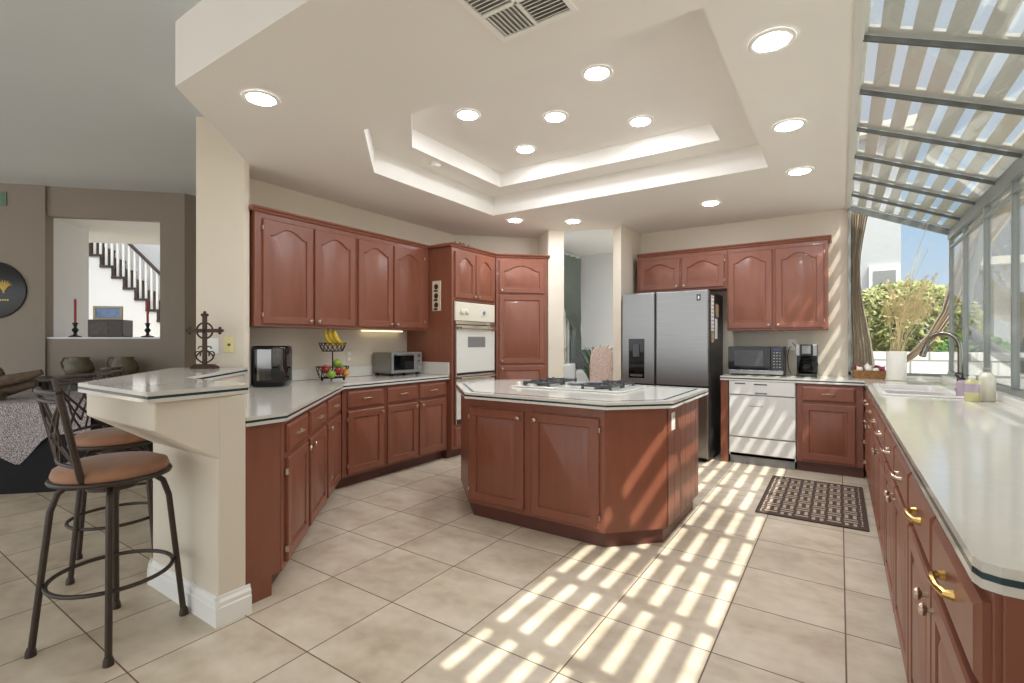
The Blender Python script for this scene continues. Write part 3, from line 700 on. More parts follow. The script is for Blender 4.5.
MB().box(0.19, 0.32, -0.0215, -0.019, 0.605, 0.612).build('badge', GREY, dw, smooth=False)
MB().box(0.004, 0.606, -0.015, 0.02, 0.115, 0.278).build('lower_panel', WHITE, dw, smooth=False, bevel=0.004)
MB().box(0.01, 0.60, 0.02, 0.06, 0.0, 0.11).build('toe_panel', GREY, dw, smooth=False)

# --- right run (faces -X); local x runs towards -Y from the far corner
XF = 0.208
G = 'cherry base cabinets under the window counter'
def rc(label, ya, yb, fronts):
    return base_cab(label, (XF, ya, 0), -PI / 2, ya - yb, 0.60, fronts, G, 0.07)
def pair(w, big=False):
    h = w / 2
    fr = [('d', 0.012, h - 0.008, DZ0, DZ1, (h - 0.045, DZ1 - 0.045)), ('d', h + 0.008, w - 0.012, DZ0, DZ1, (h + 0.045, DZ1 - 0.045))]
    fr += [('w', 0.012, h - 0.008, WZ0, WZ1), ('w', h + 0.008, w - 0.012, WZ0, WZ1)]
    if big: fr[2] += (1,); fr[3] += (1,)
    return fr
dst = [('w', 0.03, 0.40, 0.125 + 0.18 * k, 0.29 + 0.18 * k) for k in range(4)]
rc('cherry drawer stack in the far corner under the sink counter', 5.53, 5.10, dst)
rc('cherry sink cabinet with two doors under the white sink', 5.098, 4.12, pair(0.978))
rc('cherry two-door window-counter cabinet beside the rug', 4.118, 3.10, pair(1.018))
rc('cherry two-door window-counter cabinet just nearer than the rug', 3.098, 2.08, pair(1.018))
rc('nearest cherry two-door window-counter cabinet, with brass pulls, by the near counter end', 2.078, 1.10, pair(0.978, True))
o = MB().prism([(XF + 0.01, 1.098), (0.80, 1.098), (0.80, 1.088), (XF + 0.01, 1.088)], 0.0, 0.866).build('end_panel', CHERRY, None, smooth=False, bevel=0.002)
tag(o, 'flat cherry end panel under the near end of the window counter', 'cabinet panel')

# ================================================================== COUNTERS
def counter(name, label, cat, polys, outline, z=0.91, inlay=None):
    o = MB()
    for p in polys: o.prism(p, z - 0.044, z - 0.028)
    for p in polys: o.prism(p, z - 0.017, z)
    o = o.build(name, COUNTER, None, smooth=False, bevel=0.0)
    tag(o, label, cat)
    st = MB()
    for p in polys: st.prism(p, z - 0.0285, z - 0.0165)
    st = st.build('edge_stripe', GREEN, o, smooth=False); st['label'] = 'dark green stripe in the counter edge'
    if inlay:
        a = offset(inlay, 0.052); b = offset(inlay, 0.074)
        n = len(a); mb = MB()
        mb.loops([[(x, y, z - 0.002) for x, y in a], [(x, y, z + 0.0006) for x, y in a], [(x, y, z + 0.0006) for x, y in b], [(x, y, z - 0.002) for x, y in b]], False, False)
        s2 = mb.build('inlay_stripe', GREEN, o, smooth=False); s2['label'] = 'dark green stripe inlaid in the island top'
    return o
lc = [(-2.332, 1.228), (-2.332, 1.432), (-3.497, 2.665), (-3.495, 4.012), (-4.145, 4.012), (-4.145, 2.052), (-3.82, 2.052), (-3.80, 2.02), (-3.03, 1.23)]
counter('countertop', 'cream countertop along the left wall and slanted base cabinets', 'countertop', [lc], None)
HX0, HX1, HY0, HY1 = 0.255, 0.685, 4.14, 5.06
rp_ = [[(-1.05, 5.525), (0.185, 5.525), (0.185, 6.155), (-1.05, 6.155)], [(0.185, HY1), (0.80, HY1), (0.80, 6.12), (0.185, 6.12)],
       [(0.185, HY0), (HX0, HY0), (HX0, HY1), (0.185, HY1)], [(HX1, HY0), (0.80, HY0), (0.80, HY1), (HX1, HY1)],
       [(0.185, 1.118), (0.193, 1.094), (0.215, 1.083), (0.80, 1.06), (0.80, HY0), (0.185, HY0)]]
counter('countertop', 'glossy cream L-shaped countertop under the greenhouse window and microwave', 'countertop', rp_, None)
bs = MB().box(-4.148, -4.135, 2.06, 4.015, 0.912, 1.02).build('backsplash', COUNTER, None, smooth=False, bevel=0.003)
tag(bs, 'low cream backsplash strip along the left wall behind the toaster oven', 'backsplash')
bs = MB().box(-4.13, -3.495, 4.0, 4.018, 0.912, 1.045).build('backsplash', COUNTER, None, smooth=False, bevel=0.003)
tag(bs, 'short cream splash panel against the side of the oven cabinet', 'backsplash')
# raised bar top
bar = [(-2.265, 0.80), (-2.285, 1.235), (-3.03, 1.25), (-3.84, 2.04), (-3.87, 1.965), (-4.09, 1.765), (-4.35, 1.70), (-3.30, 0.80)]
bar = [(-2.255, 0.802), (-2.315, 1.228), (-3.02, 1.25), (-3.79, 2.005), (-4.10, 1.745), (-4.24, 1.68), (-3.06, 0.802)]
counter('bar_counter', 'raised cream bar top on the pony wall, dark stripe in its edge', 'counter', [bar], None, 1.07)

# ================================================================== ISLAND
isl = thing('kitchen_island', 'cherry kitchen island with two raised-panel doors under the cooktop', 'island', (-1.7, 3.4, 0))
IC = lambda p: [(x + 1.7, y - 3.4) for x, y in p]
ib = [(-2.25, 2.79), (-1.19, 2.79), (-0.90, 3.08), (-0.90, 3.90), (-2.45, 3.90), (-2.66, 3.68), (-2.66, 3.20)]
MB().prism(IC(ib), 0.10, 0.866).build('body', CHERRY, isl, smooth=False, bevel=0.003)
it = [(-2.23, 2.83), (-1.205, 2.83), (-0.93, 3.105), (-0.93, 3.87), (-2.43, 3.87), (-2.62, 3.66), (-2.62, 3.22)]
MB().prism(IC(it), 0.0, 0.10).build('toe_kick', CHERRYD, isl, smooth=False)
door_part(isl, -2.225 + 1.7, -1.765 + 1.7, 0.135, 0.80, 0, (-1.80 + 1.7, 0.755), -2.23 + 1.7).location = (0, 2.79 - 3.4, 0)
door_part(isl, -1.705 + 1.7, -1.22 + 1.7, 0.125, 0.80, 0, (-1.668 + 1.7, 0.755), -1.215 + 1.7).location = (0, 2.79 - 3.4, 0)
gr = MB()
ysd = [3.10, 3.24, 3.38, 3.52, 3.66, 3.80, 3.89]
for a, b in zip(ysd[:-1], ysd[1:]): gr.box(0.80, 0.806, a + 0.002 - 3.4, b - 0.002 - 3.4, 0.105, 0.864)
gr.build('side_planks', CHERRY, isl, smooth=False, bevel=0.003)
op = MB().box(0.806, 0.811, 3.165 - 3.4, 3.24 - 3.4, 0.70, 0.815).build('outlet_plate', TRIMW, isl, smooth=False, bevel=0.003)
MB().box(0.811, 0.8125, 3.185 - 3.4, 3.22 - 3.4, 0.715, 0.75).box(0.811, 0.8125, 3.185 - 3.4, 3.22 - 3.4, 0.765, 0.80).build('socket', CREAMPL, op, smooth=False)
itop = [(-2.215, 2.705), (-1.14, 2.705), (-0.838, 3.01), (-0.838, 3.96), (-2.50, 3.96), (-2.735, 3.72), (-2.735, 3.225)]
counter('island_top', 'cream island countertop with clipped corners and dark green stripe', 'countertop', [itop], None, 0.91, itop)
ck = thing('gas_cooktop', 'white gas cooktop with four black cast grates on the island', 'cooktop', (-1.72, 3.50, 0.911))
MB().prism(rrect(-0.47, 0.47, -0.27, 0.27, 0.03), 0, 0.012).build('base', OVENW, ck, smooth=False, bevel=0.004)
for ix, (gx, gy) in enumerate(((-0.24, -0.12), (-0.24, 0.13), (0.26, -0.12), (0.26, 0.13))):
    g = MB()
    for s in (-1, 1):
        g.box(-0.115, 0.115, s * 0.105 - 0.007, s * 0.105 + 0.007, 0.03, 0.044); g.box(s * 0.108 - 0.007, s * 0.108 + 0.007, -0.105, 0.105, 0.03, 0.044)
        for q in (-1, 1): g.box(s * 0.108 - 0.008, s * 0.108 + 0.008, q * 0.105 - 0.008, q * 0.105 + 0.008, 0.012, 0.05)
        g.box(s * 0.04, s * 0.11, -0.006, 0.006, 0.03, 0.05); g.box(-0.006, 0.006, s * 0.04, s * 0.105, 0.03, 0.05)
    g.build('grate', DGREY, ck, smooth=False, loc=(gx, gy, 0))
    MB().lathe([(0.055, 0.012), (0.055, 0.02), (0.035, 0.024), (0.035, 0.034), (0.0, 0.035)], (gx, gy, 0), 18).build('burner', BLACK, ck)
for k, (kx, ky) in enumerate(((-0.42, -0.20), (-0.42, -0.10), (-0.42, 0.0), (-0.42, 0.10))):
    MB().lathe([(0.022, 0.012), (0.02, 0.03), (0.014, 0.036), (0.0, 0.037)], (kx, ky, 0), 14).build('knob', BLACK if k % 2 else CREAMPL, ck)
MB().prism(rrect(-0.08, 0.10, -0.10, 0.20, 0.03), 0.012, 0.02).build('centre_vent', OVENW, ck, smooth=False, bevel=0.003)
sr = MB().lathe([(0.05, 0), (0.075, 0.006), (0.08, 0.016), (0.074, 0.016), (0.05, 0.008), (0.0, 0.008)], (-1.70, 3.47, 0.934), 20).tube([(-1.63, 3.47, 0.948), (-1.50, 3.49, 0.958)], 0.008, 8).build('spoon_rest', GREY, None)
tag(sr, 'small grey spoon rest between the grates of the cooktop', 'spoon rest')

# ================================================================== FRIDGE
fr = thing('refrigerator', 'stainless steel side-by-side refrigerator with a water dispenser', 'refrigerator', (-2.075, 5.36, 0))
MB().box(0.0, 0.945, 0.07, 0.74, 0.03, 1.80).build('body', STEELD, fr, smooth=False, bevel=0.006)
MB().box(0.03, 0.915, 0.09, 0.7, 0.0, 0.03).build('feet', BLACK, fr, smooth=False)
def fdoor(x0, x1, z0, z1): return MB().box(x0, x1, 0.0, 0.066, z0, z1).build('door', STEEL, fr, smooth=False, bevel=0.01, seg=3)
XS = 0.385
d1 = fdoor(0.003, XS - 0.008, 0.80, 1.812); d2 = fdoor(XS + 0.008, 0.942, 0.80, 1.812); d3 = fdoor(0.003, XS - 0.008, 0.05, 0.785); d4 = fdoor(XS + 0.008, 0.942, 0.05, 0.785)
MB().box(XS - 0.008, XS + 0.008, 0.02, 0.07, 0.05, 1.80).box(0.01, 0.94, 0.03, 0.07, 0.783, 0.802).build('door_gap', BLACK, fr, smooth=False)
ds = MB().box(0.085, 0.265, -0.006, 0.002, 0.86, 1.30).build('dispenser', BLACKG, d1, smooth=False, bevel=0.004)
MB().box(0.14, 0.21, -0.02, -0.005, 1.10, 1.24).box(0.105, 0.245, -0.012, -0.005, 0.88, 0.905).build('dispenser_spout', DGREY, d1, smooth=False)
MB().box(0.825, 0.865, -0.0015, 0.001, 1.70, 1.765).build('badge', BLACK, d2, smooth=False)
MB().box(0.838, 0.852, -0.0025, -0.001, 1.715, 1.75).build('badge_mark', PAPER, d2, smooth=False)
XSD = -2.075 + 0.945
def magnet(name, label, cat, y0, y1, z0, z1, m, lines=0):
    o = MB().box(XSD + 0.001, XSD + 0.004, y0, y1, z0, z1).build(name, m, None, smooth=False); tag(o, label, cat)
    if lines:
        mb = MB()
        for k in range(lines): mb.box(XSD + 0.004, XSD + 0.0045, y0 + 0.01, y1 - 0.01, z1 - (k + 0.6) * (z1 - z0) / (lines + 0.3), z1 - (k + 0.45) * (z1 - z0) / (lines + 0.3))
        mb.build('print', DGREY, o, smooth=False)
magnet('paper_list', 'long narrow printed list on the fridge side, nearest the door', 'paper', 5.47, 5.60, 1.38, 1.76, PAPER, 9)
magnet('fridge_note', 'white note hanging lowest on the fridge side', 'paper', 5.66, 5.78, 1.30, 1.52, PAPER)
magnet('fridge_card', 'speckled card on the fridge side below the long list', 'paper', 5.48, 5.60, 1.26, 1.37, PAPERB)
magnet('fridge_photo', 'small reddish picture on the fridge side above the white note', 'picture', 5.70, 5.86, 1.54, 1.68, PAPERB)

# ================================================================== THINGS ON THE BACK COUNTER
ZK = 0.911
mw = thing('microwave', 'stainless microwave with a black glass door beside the fridge', 'microwave', (-1.015, 5.78, ZK))
MB().box(0, 0.53, 0.02, 0.34, 0.012, 0.305).build('body', STEELD, mw, smooth=False, bevel=0.004)
d = MB().box(0.0, 0.41, 0.0, 0.02, 0.055, 0.30).build('door', BLACKG, mw, smooth=False, bevel=0.003)
MB().box(0.06, 0.34, -0.002, 0.001, 0.10, 0.265).build('window', DGREY, d, smooth=False)
kp = MB().box(0.412, 0.53, 0.0, 0.02, 0.055, 0.30).build('keypad', BLACKG, mw, smooth=False, bevel=0.003)
kk = MB()
for r_ in range(6):
    for c_ in range(3): kk.box(0.437 + c_ * 0.027, 0.452 + c_ * 0.027, -0.0015, 0.0, 0.085 + r_ * 0.03, 0.096 + r_ * 0.03)
kk.build('buttons', GREY, kp, smooth=False)
MB().box(0.435, 0.507, -0.0015, 0.0, 0.265, 0.285).build('display', mat('display_blue', lin(40, 50, 90), 0.2), kp, smooth=False)
MB().box(0.0, 0.53, -0.004, 0.02, 0.012, 0.055).build('lower_trim', STEEL, mw, smooth=False, bevel=0.003)
MB().box(0.02, 0.06, 0.04, 0.08, 0, 0.012).box(0.47, 0.51, 0.04, 0.08, 0, 0.012).box(0.02, 0.06, 0.28, 0.32, 0, 0.012).box(0.47, 0.51, 0.28, 0.32, 0, 0.012).build('feet', BLACK, mw, smooth=False)
cf = thing('coffee_maker', 'black and steel drip coffee maker right of the microwave', 'coffee maker', (-0.375, 5.80, ZK))
MB().box(0, 0.185, 0.0, 0.24, 0, 0.03).box(0, 0.185, 0.15, 0.24, 0.03, 0.33).box(0, 0.185, 0.0, 0.24, 0.215, 0.33).build('body', BLACK, cf, smooth=False, bevel=0.008)
MB().box(0.0, 0.035, -0.004, 0.02, 0.215, 0.33).box(0.15, 0.185, -0.004, 0.02, 0.215, 0.33).build('steel_trim', STEEL, cf, smooth=False, bevel=0.003)
MB().box(0.055, 0.13, -0.006, 0.0, 0.235, 0.315).build('control_panel', GREY, cf, smooth=False, bevel=0.003)
ca = MB().lathe([(0.045, 0.032), (0.068, 0.05), (0.072, 0.10), (0.06, 0.15), (0.045, 0.175)], (0.085, 0.085, 0), 24, cap=False).build('carafe', CARAFE, cf)
MB().lathe([(0.044, 0.034), (0.066, 0.052), (0.070, 0.085), (0.0, 0.085)], (0.085, 0.085, 0), 24).build('coffee', mat('coffee_liquid', lin(30, 18, 10), 0.1), ca)
MB().lathe([(0.048, 0.175), (0.05, 0.19), (0.03, 0.205), (0.0, 0.205)], (0.085, 0.085, 0), 20).tube([(0.135, 0.06, 0.175), (0.18, 0.035, 0.17), (0.19, 0.03, 0.12), (0.165, 0.045, 0.075)], 0.009, 8).build('carafe_handle', BLACK, ca)
def plate(name, label, cat, mtx, m, kind, wdt=0.072, hgt=0.118):
    o = MB().box(-wdt / 2, wdt / 2, -0.006, 0, -hgt / 2, hgt / 2, mtx).build(name, m, None, smooth=False, bevel=0.003); tag(o, label, cat)
    mb = MB()
    if kind == 'outlet': mb.box(-0.016, 0.016, -0.008, -0.005, 0.008, 0.04, mtx).box(-0.016, 0.016, -0.008, -0.005, -0.04, -0.008, mtx)
    elif kind == 'rocker': 
        mb.box(-0.032, -0.006, -0.010, -0.005, -0.035, 0.035, mtx).box(0.006, 0.032, -0.010, -0.005, -0.035, 0.035, mtx)
    else: mb.lathe([(0.012, 0), (0.010, 0.008), (0, 0.008)], (0, 0, 0), 12, mtx @ T(0, -0.005, 0) @ Matrix.Rotation(PI / 2, 4, 'X')).lathe([(0.004, 0), (0, 0.003)], (0, 0, 0), 8, mtx @ T(0, -0.005, 0.042) @ Matrix.Rotation(PI / 2, 4, 'X')).lathe([(0.004, 0), (0, 0.003)], (0, 0, 0), 8, mtx @ T(0, -0.005, -0.042) @ Matrix.Rotation(PI / 2, 4, 'X'))
    mb.build('socket' if kind == 'outlet' else 'switch' if kind == 'rocker' else 'jack', DGREY if kind == 'jack' else TRIMW, o, smooth=False)
    return o
plate('outlet_plate', 'white wall outlet between the microwave and the coffee maker', 'outlet', T(-0.435, 6.159, 1.235), TRIMW, 'outlet')
cd = MB()
cd.tube([(-0.43, 6.150, 1.255), (-0.42, 6.10, 1.25), (-0.38, 6.07, 1.20), (-0.36, 6.06, 1.16)], 0.004, 6).build('power_cord', BLACK, None)
tag(COL.objects[-1], 'black cord from the wall outlet down to the coffee maker', 'cord')
c2 = MB().tube([(-0.44, 6.150, 1.215), (-0.455, 6.09, 1.20), (-0.47, 6.07, 1.12), (-0.465, 6.10, 0.99), (-0.44, 6.12, 0.918)], 0.004, 6).build('power_cord', BLACK, None)
tag(c2, 'black cord from the wall outlet down behind the microwave', 'cord')
ml = math.atan2(0.205, 0.24)
MP = lambda f, z: T(-4.10 + 0.24 * f + 0.001, 1.77 + 0.205 * f - 0.001, z) @ RZ(ml)
plate('light_switch', 'white double rocker switch on the pillar behind the iron cross', 'switch', MP(0.40, 1.235), TRIMW, 'rocker', 0.088, 0.12)
plate('phone_jack', 'almond jack plate on the pillar right of the white switch', 'wall plate', MP(0.78, 1.245), mat('jack_almond', lin(226, 212, 150), 0.4), 'jack')
plate('outlet_plate', 'white wall outlet above the counter between the fruit and toaster oven', 'outlet', T(-4.149, 3.22, 1.12) @ RZ(PI / 2), WALL, 'outlet')

# ================================================================== LEFT COUNTER THINGS
af = thing('air_fryer', 'glossy black air fryer with a steel front band on the left counter', 'air fryer', (-3.84, 2.23, ZK), 0.75)
MB().loops([[(x * k, y * k, z) for x, y in rrect(-0.13, 0.13, -0.14, 0.14, 0.06, 6)] for z, k in ((0.0, 0.90), (0.015, 0.98), (0.05, 1.0), (0.29, 1.0), (0.315, 0.97), (0.325, 0.88))]).build('body', BLACKG, af, ang=50)
MB().box(-0.07, 0.04, -0.146, -0.132, 0.05, 0.30).build('steel_band', STEEL, af, smooth=False, bevel=0.004)
MB().box(0.045, 0.12, -0.146, -0.13, 0.16, 0.31).build('control_panel', mat('fryer_panel', lin(64, 54, 40), 0.15, var=0.3, scale=40), af, smooth=False, bevel=0.006)
bk = MB().box(-0.06, 0.125, -0.146, -0.13, 0.03, 0.15).build('basket_front', BLACK, af, smooth=False, bevel=0.006)
MB().tube([(0.10, -0.14, 0.165), (0.12, -0.185, 0.165), (0.135, -0.205, 0.13), (0.14, -0.20, 0.07)], 0.014, 8).build('handle', BLACK, bk)

# two-tier wire fruit basket
fb = thing('fruit_basket', 'two-tier dark wire fruit basket on the left counter', 'fruit basket', (-3.92, 2.86, ZK))
def wire_bowl(z, r0, r1, h, nm):
    b = MB(); b.tube([(r1 * math.cos(a), r1 * math.sin(a), z + h) for a in [2 * PI * i / 28 for i in range(28)]], 0.004, 6, True)
    b.tube([(r0 * math.cos(a), r0 * math.sin(a), z) for a in [2 * PI * i / 24 for i in range(24)]], 0.004, 6, True)
    for i in range(16):
        a = 2 * PI * i / 16; c = a + 0.2; e = a + 0.39
        b.tube([(r0 * math.cos(a), r0 * math.sin(a), z), ((r0 + r1) / 2 * 1.03 * math.cos(c), (r0 + r1) / 2 * 1.03 * math.sin(c), z + h * 0.5), (r1 * math.cos(e), r1 * math.sin(e), z + h)], 0.0025, 5)
        b.tube([(r0 * math.cos(e), r0 * math.sin(e), z), ((r0 + r1) / 2 * 1.03 * math.cos(c), (r0 + r1) / 2 * 1.03 * math.sin(c), z + h * 0.5), (r1 * math.cos(a), r1 * math.sin(a), z + h)], 0.0025, 5)
    for i in range(5): 
        x = -r0 + 2 * r0 * (i + 0.5) / 5; hh = math.sqrt(max(0, r0 * r0 - x * x)); b.tube([(x, -hh, z), (x, hh, z)], 0.0025, 5)
    return b.build(nm, WIRE, fb)
wire_bowl(0.025, 0.115, 0.145, 0.10, 'lower_bowl'); wire_bowl(0.27, 0.09, 0.12, 0.075, 'upper_bowl')
MB().tube([(0, 0, 0.02), (0, 0, 0.27)], 0.006, 8).build('post', WIRE, fb)
for a in (0.5, 2.6, 4.7): MB().ball((0.11 * math.cos(a), 0.11 * math.sin(a), 0.012), 0.012).build('foot', WIRE, fb)
def fruit(name, label, cat, p, r, m, group):
    x, y, z = fb.location.x + p[0], fb.location.y + p[1], fb.location.z + p[2]
    o = MB().lathe([(0.15 * r, -0.86 * r), (0.55 * r, -0.9 * r), (0.9 * r, -0.5 * r), (r, 0), (0.93 * r, 0.45 * r), (0.65 * r, 0.82 * r), (0.3 * r, 0.84 * r), (0.06 * r, 0.68 * r)], (0, 0, 0), 18).build(name, m, None, ang=80)
    o.location = (x, y, z); o.rotation_euler = (random.uniform(-0.4, 0.4), random.uniform(-0.4, 0.4), 0); tag(o, label, cat, group)
    MB().tube([(0, 0, 0.68 * r), (0.004, 0, 0.95 * r)], 0.002, 5).build('stem', STEMB, o)
FG = 'fruit in the lower basket'
fruit('apple', 'red apple at the left rim of the lower basket', 'apple', (0.02, -0.09, 0.105), 0.0405, APPLER, FG)
fruit('apple', 'red apple in the middle front of the lower basket', 'apple', (0.085, 0.0, 0.085), 0.0405, APPLER, FG)
fruit('apple', 'green apple low at the left front of the lower basket', 'apple', (0.085, -0.075, 0.065), 0.039, APPLEG, FG)
fruit('apple', 'green apple heaped on top by the basket post', 'apple', (0.015, 0.04, 0.155), 0.0405, APPLEG, FG)
fruit('apple', 'green apple at the right side of the lower basket', 'apple', (0.01, 0.09, 0.095), 0.039, APPLEG, FG)
fruit('orange', 'orange at the right front of the lower basket', 'orange', (0.085, 0.075, 0.07), 0.038, ORANGE, FG)
bn = thing('banana_bunch', 'bunch of yellow bananas in the upper basket', 'bananas', (-3.92, 2.86, ZK + 0.30))
for k, (a, l) in enumerate(((-0.75, 0.0), (-0.3, 0.012), (0.15, 0.02), (0.6, 0.0))):
    pts = []; tp = []
    for i in range(11):
        t = i / 10; ang_ = 1.9 * t
        pts.append((0.03 + 0.03 * k / 3 + 0.02 * math.sin(a), -0.09 + 0.05 * k * 0.4 + 0.115 * (1 - math.cos(ang_)) * math.cos(a) * 0.85 + l, 0.17 - 0.14 * math.sin(ang_ * 0.83)))
        tp.append(0.35 if i == 0 else 0.6 if i == 1 else 1.0 if i < 9 else (0.7 if i == 9 else 0.25))
    b = MB().tube(pts, 0.019, 10, taper=tp).build('banana', BANANA, bn, ang=80)
MB().tube([(0.045, -0.075, 0.16), (0.045, -0.06, 0.205)], 0.012, 8).build('stem', mat('banana_stem', lin(140, 140, 60), 0.6), bn)

to = thing('toaster_oven', 'silver toaster oven with a glass door and knobs on the left counter', 'toaster oven', (-3.83, 3.50, ZK), PI / 2)
MB().box(0, 0.44, 0.012, 0.29, 0.028, 0.245).build('body', STEEL, to, smooth=False, bevel=0.008)
fc = MB().box(0, 0.44, 0.0, 0.012, 0.028, 0.245).build('face', GREY, to, smooth=False, bevel=0.004)
dd = MB().box(0.03, 0.315, -0.006, 0.002, 0.06, 0.215).build('glass_door', BLACKG, to, smooth=False, bevel=0.003)
MB().tube([(0.04, -0.03, 0.218), (0.305, -0.03, 0.218)], 0.007, 8).box(0.045, 0.06, -0.03, 0.0, 0.212, 0.224).box(0.285, 0.30, -0.03, 0.0, 0.212, 0.224).build('handle', STEEL, dd)
for z in (0.205, 0.14, 0.075): MB().lathe([(0.02, 0), (0.018, 0.016), (0, 0.018)], (0, 0, 0), 16, T(0.38, 0.0, z) @ Matrix.Rotation(PI / 2, 4, 'X')).build('knob', CHROME, to)
for x in (0.03, 0.41):
    for y in (0.04, 0.25): MB().box(x - 0.015, x + 0.015, y - 0.015, y + 0.015, 0, 0.028).build('foot', BLACK, to, smooth=False)

# plaque on the oven cabinet side; scroll ornament on top
pq = thing('wall_plaque', 'narrow cream plaque with dark motifs hung on the oven cabinet side', 'plaque', (-3.68, 4.02, 1.77))
MB().box(-0.06, 0.06, -0.014, -0.001, -0.165, 0.165).build('board', PLAQ, pq, smooth=False, bevel=0.003)
mo = MB()
for z in (0.10, 0.0, -0.10):
    mo.lathe([(0.03, 0), (0.03, 0.003), (0, 0.003)], (0, 0, 0), 14, T(0.0, -0.0135, z) @ Matrix.Rotation(PI / 2, 4, 'X')).box(-0.035, 0.02, -0.017, -0.0135, z - 0.055, z - 0.035)
mo.build('motif', DARKWOOD, pq, smooth=False)
sc_ = MB()
for s in (-1, 1):
    sc_.tube([(-3.56, 4.30 + s * (0.02 + 0.10 * t / 10 - 0.025 * math.sin(t * 0.63)), 2.335 + 0.05 * abs(math.sin(t * 0.55)) ) for t in range(11)], 0.006, 6)
sc_.box(-3.57, -3.55, 4.18, 4.42, 2.3325, 2.34)
tag(sc_.build('scroll_ornament', IRON, None), 'small scrolled metal ornament on top of the oven cabinet', 'ornament')

# iron cross on the bar
cr_ = thing('standing_cross', 'ornate rusty iron cross standing on the bar against the pillar', 'cross', (-3.895, 1.745, 1.071), 0.62)
b = MB().loops([[(x * k, y * k, z) for x, y in rrect(-0.09, 0.09, -0.04, 0.04, 0.01)] for z, k in ((0, 1), (0.012, 1), (0.03, 0.72), (0.032, 0.65))]).build('base', IRON, cr_)
c_ = MB().box(-0.014, 0.014, -0.008, 0.008, 0.03, 0.385).box(-0.10, 0.10, -0.008, 0.008, 0.265, 0.293)
for (x, z) in ((-0.11, 0.279), (0.11, 0.279), (0, 0.395)):
    c_.ball((x, 0, z), 0.018, sc=(1, 0.6, 1))
    for dx, dz in ((0, 0.02), (0, -0.02), (0.02, 0), (-0.02, 0)): c_.ball((x + dx * 0.9, 0, z + dz * 0.9), 0.012, 8, 6, (1, 0.7, 1))
c_.build('cross', IRON, cr_)
MB().tube([(0.058 * math.cos(a), 0, 0.279 + 0.058 * math.sin(a)) for a in [2 * PI * i / 24 for i in range(24)]], 0.007, 8, True).build('ring', IRON, cr_)
s_ = MB()
for s in (-1, 1):
    s_.tube([(s * (0.012 + 0.05 * math.sin(t * 0.42)), 0, 0.04 + 0.012 * t) for t in range(8)], 0.006, 6)
    s_.tube([(s * (0.03 + 0.018 * math.cos(a)), 0, 0.145 + 0.018 * math.sin(a)) for a in [2 * PI * i / 14 for i in range(12)]], 0.005, 6)
    s_.tube([(s * (0.05 + 0.02 * math.cos(a)), 0, 0.105 + 0.02 * math.sin(a)) for a in [2 * PI * i / 14 - 1 for i in range(12)]], 0.005, 6)
s_.build('scrollwork', IRON, cr_)

# ================================================================== WINDOW COUNTER THINGS
sk_ = thing('sink', 'white drop-in double sink below the end window', 'sink', (0.47, 4.60, 0.911))
def loopz(x0, x1, y0, y1, r, z): return [(x, y, z) for x, y in rrect(x0, x1, y0, y1, r, 4)]
rim = MB()
X0, X1, Y0, Y1 = -0.245, 0.245, -0.49, 0.49
rim.loops([loopz(X0, X1, Y0, Y1, 0.05, 0.0), loopz(X0, X1, Y0, Y1, 0.05, 0.008), loopz(X0 + 0.01, X1 - 0.01, Y0 + 0.01, Y1 - 0.01, 0.045, 0.012), loopz(X0 + 0.04, X1 - 0.09, Y0 + 0.04, Y1 - 0.04, 0.05, 0.010),
           loopz(X0 + 0.05, X1 - 0.1, Y0 + 0.05, Y1 - 0.05, 0.05, -0.02), loopz(X0 + 0.07, X1 - 0.12, Y0 + 0.07, Y1 - 0.07, 0.06, -0.17)], False, True)
rim.build('basin', WHITE, sk_, ang=50)
MB().box(X0 + 0.05, X1 - 0.10, -0.015, 0.015, -0.16, 0.002).build('divider', WHITE, sk_, smooth=False, bevel=0.006)
for y in (-0.24, 0.24): MB().lathe([(0.04, -0.169), (0.035, -0.166), (0, -0.166)], (-0.03, y, 0), 16).build('drain', CHROME, sk_)
fa = thing('kitchen_faucet', 'brushed nickel pull-down faucet with a tall curved neck', 'faucet', (0.715, 4.68, 0.922), 0.0)
MB().lathe([(0.03, 0), (0.03, 0.012), (0.022, 0.02), (0.020, 0.09), (0.016, 0.10), (0.016, 0.10)], (0, 0, 0), 18).build('base', NICKEL, fa)
arc = [(0, 0, 0.09), (0, 0, 0.30)]
DXN, DYN = -0.82, 0.57
R = 0.105
for i in range(1, 13):
    a = PI * i / 12 * 0.93; dd_ = R * (1 - math.cos(a)); arc.append((DXN * dd_, DYN * dd_, 0.30 + R * 1.05 * math.sin(a)))
MB().tube(arc, 0.0165, 12).build('neck', NICKEL, fa)
e = Vector(arc[-1]); dvv = (e - Vector(arc[-2])).normalized()
MB().tube([e, e + dvv * 0.03, e + dvv * 0.09, e + dvv * 0.095], 0.02, 14, taper=[0.75, 0.85, 1.15, 1.0]).build('spray_head', NICKEL, fa)
MB().tube([(0.0, -0.018, 0.07), (-0.01, -0.06, 0.085), (-0.04, -0.10, 0.115)], 0.008, 8).build('lever', BLACK, fa)
def bottle(name, label, x, y, r, h, m, pump, capm, z=0.911):
    t = thing(name, label, 'bottle', (x, y, z))
    MB().lathe([(r * 0.9, 0), (r, 0.006), (r, h * 0.7), (r * 0.8, h * 0.8), (r * 0.4, h * 0.86), (r * 0.38, h * 0.9)], (0, 0, 0), 18).build('body', m, t)
    c = MB().lathe([(r * 0.46, h * 0.88), (r * 0.46, h * 0.97), (r * 0.2, h), (r * 0.2, h * 1.0)], (0, 0, 0), 14)
    if pump: c.tube([(0, 0, h * 0.95), (0, 0, h * 1.18), (-0.035, 0.0, h * 1.2)], 0.006, 8)
    c.build('cap', capm, t)
    return t
